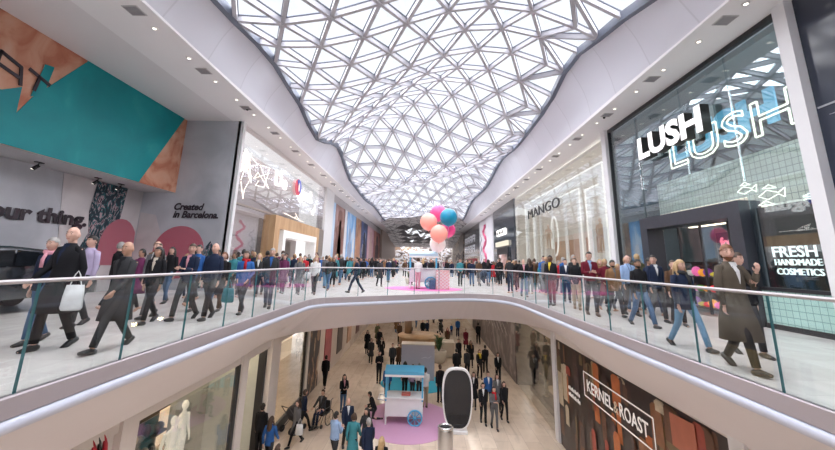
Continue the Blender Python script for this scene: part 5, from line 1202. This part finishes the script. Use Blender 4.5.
Lw(3.3,20.0,1.74,5,'brown-haired man in a denim blue jacket at the back of the trio',top='blue',legs='charcoal',hair='brown',pose='walk2',shirt='white')
Lw(3.2,17.9,1.68,5,'woman in grey with a red bundle in her arms, front of the lower right group',top='grey',legs='grey',hair='dark',style='long',arms='phone',scarf='red',pose='walk2',sex='f')
Lw(2.8,18.4,1.68,0,'person in black immediately left of the woman with the red bundle',top='black',legs='black',hair='dark',style='bob',pose='walk2',shirt='white')
Lw(3.72,19.9,1.66,5,'woman in a pale grey top at the back right of the lower group',top='grey',legs='black',hair='brown',style='long',pose='walk2',shirt='white',sex='f')
Lw(3.82,18.8,1.64,10,'woman in a black jacket on the right side of the lower group',top='black',legs='black',hair='brown',style='long',pose='walk2',sex='f')
Lw(3.62,25.0,1.68,5,'person in black over a bright yellow top on the lower right',top='black',legs='black',hair='brown',style='bob',shirt='yellow',pose='walk2',scarf='yellow')
Lw(2.15,24.6,1.76,180,'broad man in a black jacket behind the screen totem',top='black',legs='black',hair='dark',pose='stand',fat=1.15)
Lw(2.85,25.0,1.7,185,'second person in charcoal beside the broad man behind the totem',top='charcoal',legs='black',hair='dark',pose='stand')
Lw(2.6,28.0,1.72,10,'person in black coat walking beyond the broad man',top='black',legs='charcoal',hair='dark',kind='coat',pose='walk2')
Lw(3.4,27.6,1.7,0,'woman in a black coat with brown collar on the lower right path',top='black',legs='black',hair='brown',style='long',kind='coat',scarf='tan',pose='walk2',sex='f')
Lw(3.6,32.4,1.68,5,'person in maroon coat walking on the lower right beyond the yellow top',top='maroon',legs='black',hair='dark',kind='coat',pose='walk2')
Lw(3.45,38,1.7,0,'tall person in royal blue in the far lower mall',top='blue',legs='navy',hair='dark',pose='walk2')
Lw(2.9,38.7,1.05,0,'small child in blue beside the tall person in royal blue',top='blue',legs='navy',hair='brown',pose='walk2')
Lw(2.13,32.8,1.66,0,'person in a reddish brown coat right of the potted plant',top='brown',legs='black',hair='brown',style='long',kind='coat',pose='walk2',scarf='maroon')
Lw(5.0,35.1,1.76,185,'man in black walking away close to the dark hoarding',top='black',legs='black',hair='dark',pose='walk2',fat=1.05)
Lw(4.6,24.2,1.7,0,'person in black with a white logo patch beside the lower right window',top='black',legs='black',hair='dark',style='bob',shirt='white',pose='walk2')
Lw(4.15,26.1,1.72,180,'slim person in black walking away right of the yellow top',top='black',legs='black',hair='dark',pose='walk2')
Lw(-4.15,30.4,1.7,5,'long-coated woman in black at the left of the far lower trio',top='black',legs='black',hair='dark',style='long',kind='long',pose='walk2',sex='f')
Lw(-3.5,27.8,1.62,10,'woman in a dark wide coat nearest in the far lower left group',top='charcoal',legs='black',hair='dark',style='bob',kind='coat',pose='walk2',sex='f')
Lw(-3.8,34.0,1.7,0,'person in an olive coat at the back of the far lower left group',top='olive',legs='brown',hair='brown',style='long',kind='coat',pose='walk2')
Lw(-3.35,31.5,1.68,0,'person in black coat between the olive and the wide coats',top='black',legs='black',hair='brown',kind='coat',pose='walk2')
Lw(-2.85,28.6,1.62,-20,'woman in a long black coat with a pale scarf walking down the lower mall',top='black',legs='black',hair='brown',style='long',kind='long',scarf='cream',pose='walk',sex='f')
Lw(-1.86,25.9,1.7,0,'person in charcoal at the left end of the lavender display box',top='charcoal',legs='black',hair='brown',pose='stand')
Lw(-1.5,26.6,1.58,5,'shorter person in a dark brown coat at the left end of the lavender box',top='brown',legs='black',hair='dark',style='bob',kind='coat',pose='stand')
Lw(-1.95,34.6,1.7,0,'person in brown standing by the wooden kiosk, left side',top='brown',legs='black',hair='dark',style='bob',pose='stand')
Lw(-1.0,34.2,1.66,20,'person in an ochre scarf behind the wooden kiosk',top='charcoal',legs='black',hair='brown',scarf='tan',pose='stand')
Lw(.1,36.2,1.74,0,'tall person in black behind the wooden kiosk, right side',top='black',legs='black',hair='dark',pose='stand')
Lw(.5,37.0,1.6,10,'shorter person in navy beside the tall one behind the kiosk',top='navy',legs='black',hair='dark',pose='walk2')
Lw(1.9,40.25,1.7,5,'person in charcoal behind the far black pushchair',top='charcoal',legs='black',hair='dark',pose='walk2',arms='push')
Lw(6.6,23.4,1.7,60,'person in black browsing inside the lower right shop window',top='black',legs='black',hair='dark',pose='stand',lean=.3)
# ---- crowds, built from a few figures and copied one by one
TOPS=['black']*6+['navy']*4+['charcoal']*4+['grey','grey','brown','brown','maroon','tan','white','blue','red','teal','olive','cream','plum']
LEGS=['black','charcoal','navy','denim','black','denim','grey']
HRS=['dark','dark','brown','brown','grey','blonde','red']
crowd_src=[]
vq=random.Random(4)
def crowd_person(i,kind,style,pose,sex,arms):
    return dict(kind=kind,style=style,pose=pose,sex=sex,arms=arms)
VAR=[crowd_person(0,'jacket','short','walk2','m','down'),crowd_person(1,'coat','long','walk2','f','swing'),crowd_person(2,'coat','short','walk','m','pocket'),crowd_person(3,'jacket','long','stand','f','phone'),crowd_person(4,'puffer','short','stand','m','down'),crowd_person(5,'jacket','bob','walk','f','swing2'),crowd_person(6,'sweater','short','stand','m','cross'),crowd_person(7,'coat','bob','walk2','f','down')]
KN={'jacket':'jacket','coat':'coat','puffer':'padded jacket','sweater':'sweater'}
protos={}
def crowd(x,y,z,face,zone,group,q,forcetop=None):
    vi_=q.randrange(len(VAR)); v=VAR[vi_]; top=forcetop or q.choice(TOPS); legs=q.choice(LEGS); hr=q.choice(HRS); sk=q.choice(['fair','fair','tan','olive','brown']); h=q.uniform(1.6,1.84) if v['sex']=='m' else q.uniform(1.52,1.7)
    who='man' if v['sex']=='m' else 'woman'
    label='%s-haired %s, %s %s, %s trousers, %s'%({'dark':'dark','brown':'brown','grey':'grey','blonde':'blonde','red':'red'}[hr],who,top.replace('_',' '),KN[v['kind']],legs,zone)
    if vi_ not in protos:
        b=person(x,y,z,1.7,face,label,top=top,legs=legs,skn=sk,hair=hr,lod=2,group=group,**v); protos[vi_]=b; b.scale=(h/1.7,)*3; src=b
        for o in [b]+list(b.children):
            for s_ in o.material_slots: mm=s_.material; s_.link='OBJECT'; s_.material=mm
        return b
    src=protos[vi_]; b=src.copy(); C.objects.link(b); b.location=(x,y,z); b.rotation_euler=(0,0,R(face)); b.scale=(h/1.7,)*3
    b['label']=label; b['group']=group
    b.material_slots[0].material=skin(sk)
    for ch in list(src.children):
        c=ch.copy(); C.objects.link(c); c.parent=b
        nm=ch.name.split('.')[0]
        c.material_slots[0].material={'trousers':cloth(legs),'hair':mat('hair_'+hr,HAIR[hr],.6,var=.3,scale=25)}.get(nm,cloth(top))
    return b
placed=[]
def scatter(nn,x0,x1,y0,y1,zone,group,seed,z=0,mind=.55,pw=1.4,faces=(0,0,0,180,20,-20,160,200)):
    q=random.Random(seed); c_=0; tries=0
    while c_<nn and tries<nn*60:
        tries+=1; x=q.uniform(x0,x1); y=y0+(y1-y0)*q.random()**pw
        if any((x-a)**2+(y-b)**2<mind**2 and abs(z-zz)<1 for a,b,zz in placed): continue
        placed.append((x,y,z)); crowd(x,y,z,q.choice(faces)+q.uniform(-12,12),zone,group,q); c_+=1
for o in list(bpy.data.objects):
    if o.parent is None and o.get('category') in('person','cart','box','plant','pushchair','lanyard','wheelchair'): placed.append((o.location.x,o.location.y,o.location.z))
scatter(16,-8.3,-6.0,9.2,18,'behind the front walkers on the left','near crowd on the left walkway',31,mind=.6,pw=1)
scatter(46,-8.3,-4.3,18,34,'in front of the neon-lit shop on the left','crowd before the neon-lit shop',32,pw=1.1)
scatter(40,-8.2,-3.4,34,60,'in front of the poster wall','crowd before the poster wall',33)
scatter(12,5.9,8.3,11,18,'by the posts on the right','near crowd on the right walkway',34,mind=.6,pw=1)
scatter(38,3.6,8.3,18.5,36,'in front of the cream shopfront','crowd before the cream shopfront',35,pw=1.1)
scatter(34,2.4,8.2,36,62,'before the dark far shopfronts','crowd before the dark far shopfronts',36)
scatter(22,-3.2,2.4,30,70,'far off in mid hall','crowd in the middle of the upper hall',37,mind=.8)
scatter(12,-4.8,4.8,38,55,'far down the lower mall','far crowd in the lower mall',38,z=LOW,mind=.9,pw=1)
# ================================================================== LIGHT AND CAMERA
w=bpy.data.worlds.new('sky'); bpy.context.scene.world=w; w.use_nodes=True
N=w.node_tree.nodes; L=w.node_tree.links; bg=N['Background']
tc=N.new('ShaderNodeTexCoord'); sp=N.new('ShaderNodeSeparateXYZ'); L.new(tc.outputs['Generated'],sp.inputs[0])
rp=N.new('ShaderNodeValToRGB'); e=rp.color_ramp.elements; e[0].position=0; e[0].color=(.96,.975,1,1); e[1].position=1; e[1].color=(.86,.92,1,1)
L.new(sp.outputs[2],rp.inputs[0]); L.new(rp.outputs[0],bg.inputs[0]); bg.inputs[1].default_value=1.0
sun=bpy.data.lights.new('sun','SUN'); sun.energy=16; sun.angle=R(150); sun.specular_factor=0; sun.color=(1,.97,.98); so=bpy.data.objects.new('sun',sun); C.objects.link(so); so.rotation_euler=(R(4),R(3),0)
def fwd_cam():
    F=371.0; CX=417.5; CY=178.0; H=1.4
    th=math.atan((262-CY)/F); roll=R(1.3); yaw=R(-1.1156)
    f=Vector((math.sin(yaw)*math.cos(th),math.cos(yaw)*math.cos(th),math.sin(th)))
    r=Vector((math.cos(yaw),-math.sin(yaw),0)); u=r.cross(f)
    r2=r*math.cos(roll)+u*math.sin(roll); u2=u*math.cos(roll)-r*math.sin(roll)
    cd=bpy.data.cameras.new('camera'); co=bpy.data.objects.new('camera',cd); C.objects.link(co)
    m=Matrix((r2,u2,-f)).transposed().to_4x4(); m.translation=(0,0,H); co.matrix_world=m
    cd.sensor_fit='HORIZONTAL'; cd.sensor_width=36; cd.lens=36*F/835; cd.shift_x=0; cd.shift_y=-(225-CY)/835
    cd.clip_start=.05; cd.clip_end=400
    bpy.context.scene.camera=co
fwd_cam()
sc=bpy.context.scene
sc.view_settings.view_transform='Standard'; sc.view_settings.look='None'; sc.view_settings.exposure=.2; sc.view_settings.gamma=1
sc.cycles.max_bounces=10; sc.cycles.diffuse_bounces=4; sc.cycles.glossy_bounces=3; sc.cycles.transparent_max_bounces=16; sc.cycles.transmission_bounces=4
sc.cycles.sample_clamp_indirect=6; sc.cycles.caustics_reflective=False; sc.cycles.caustics_refractive=False
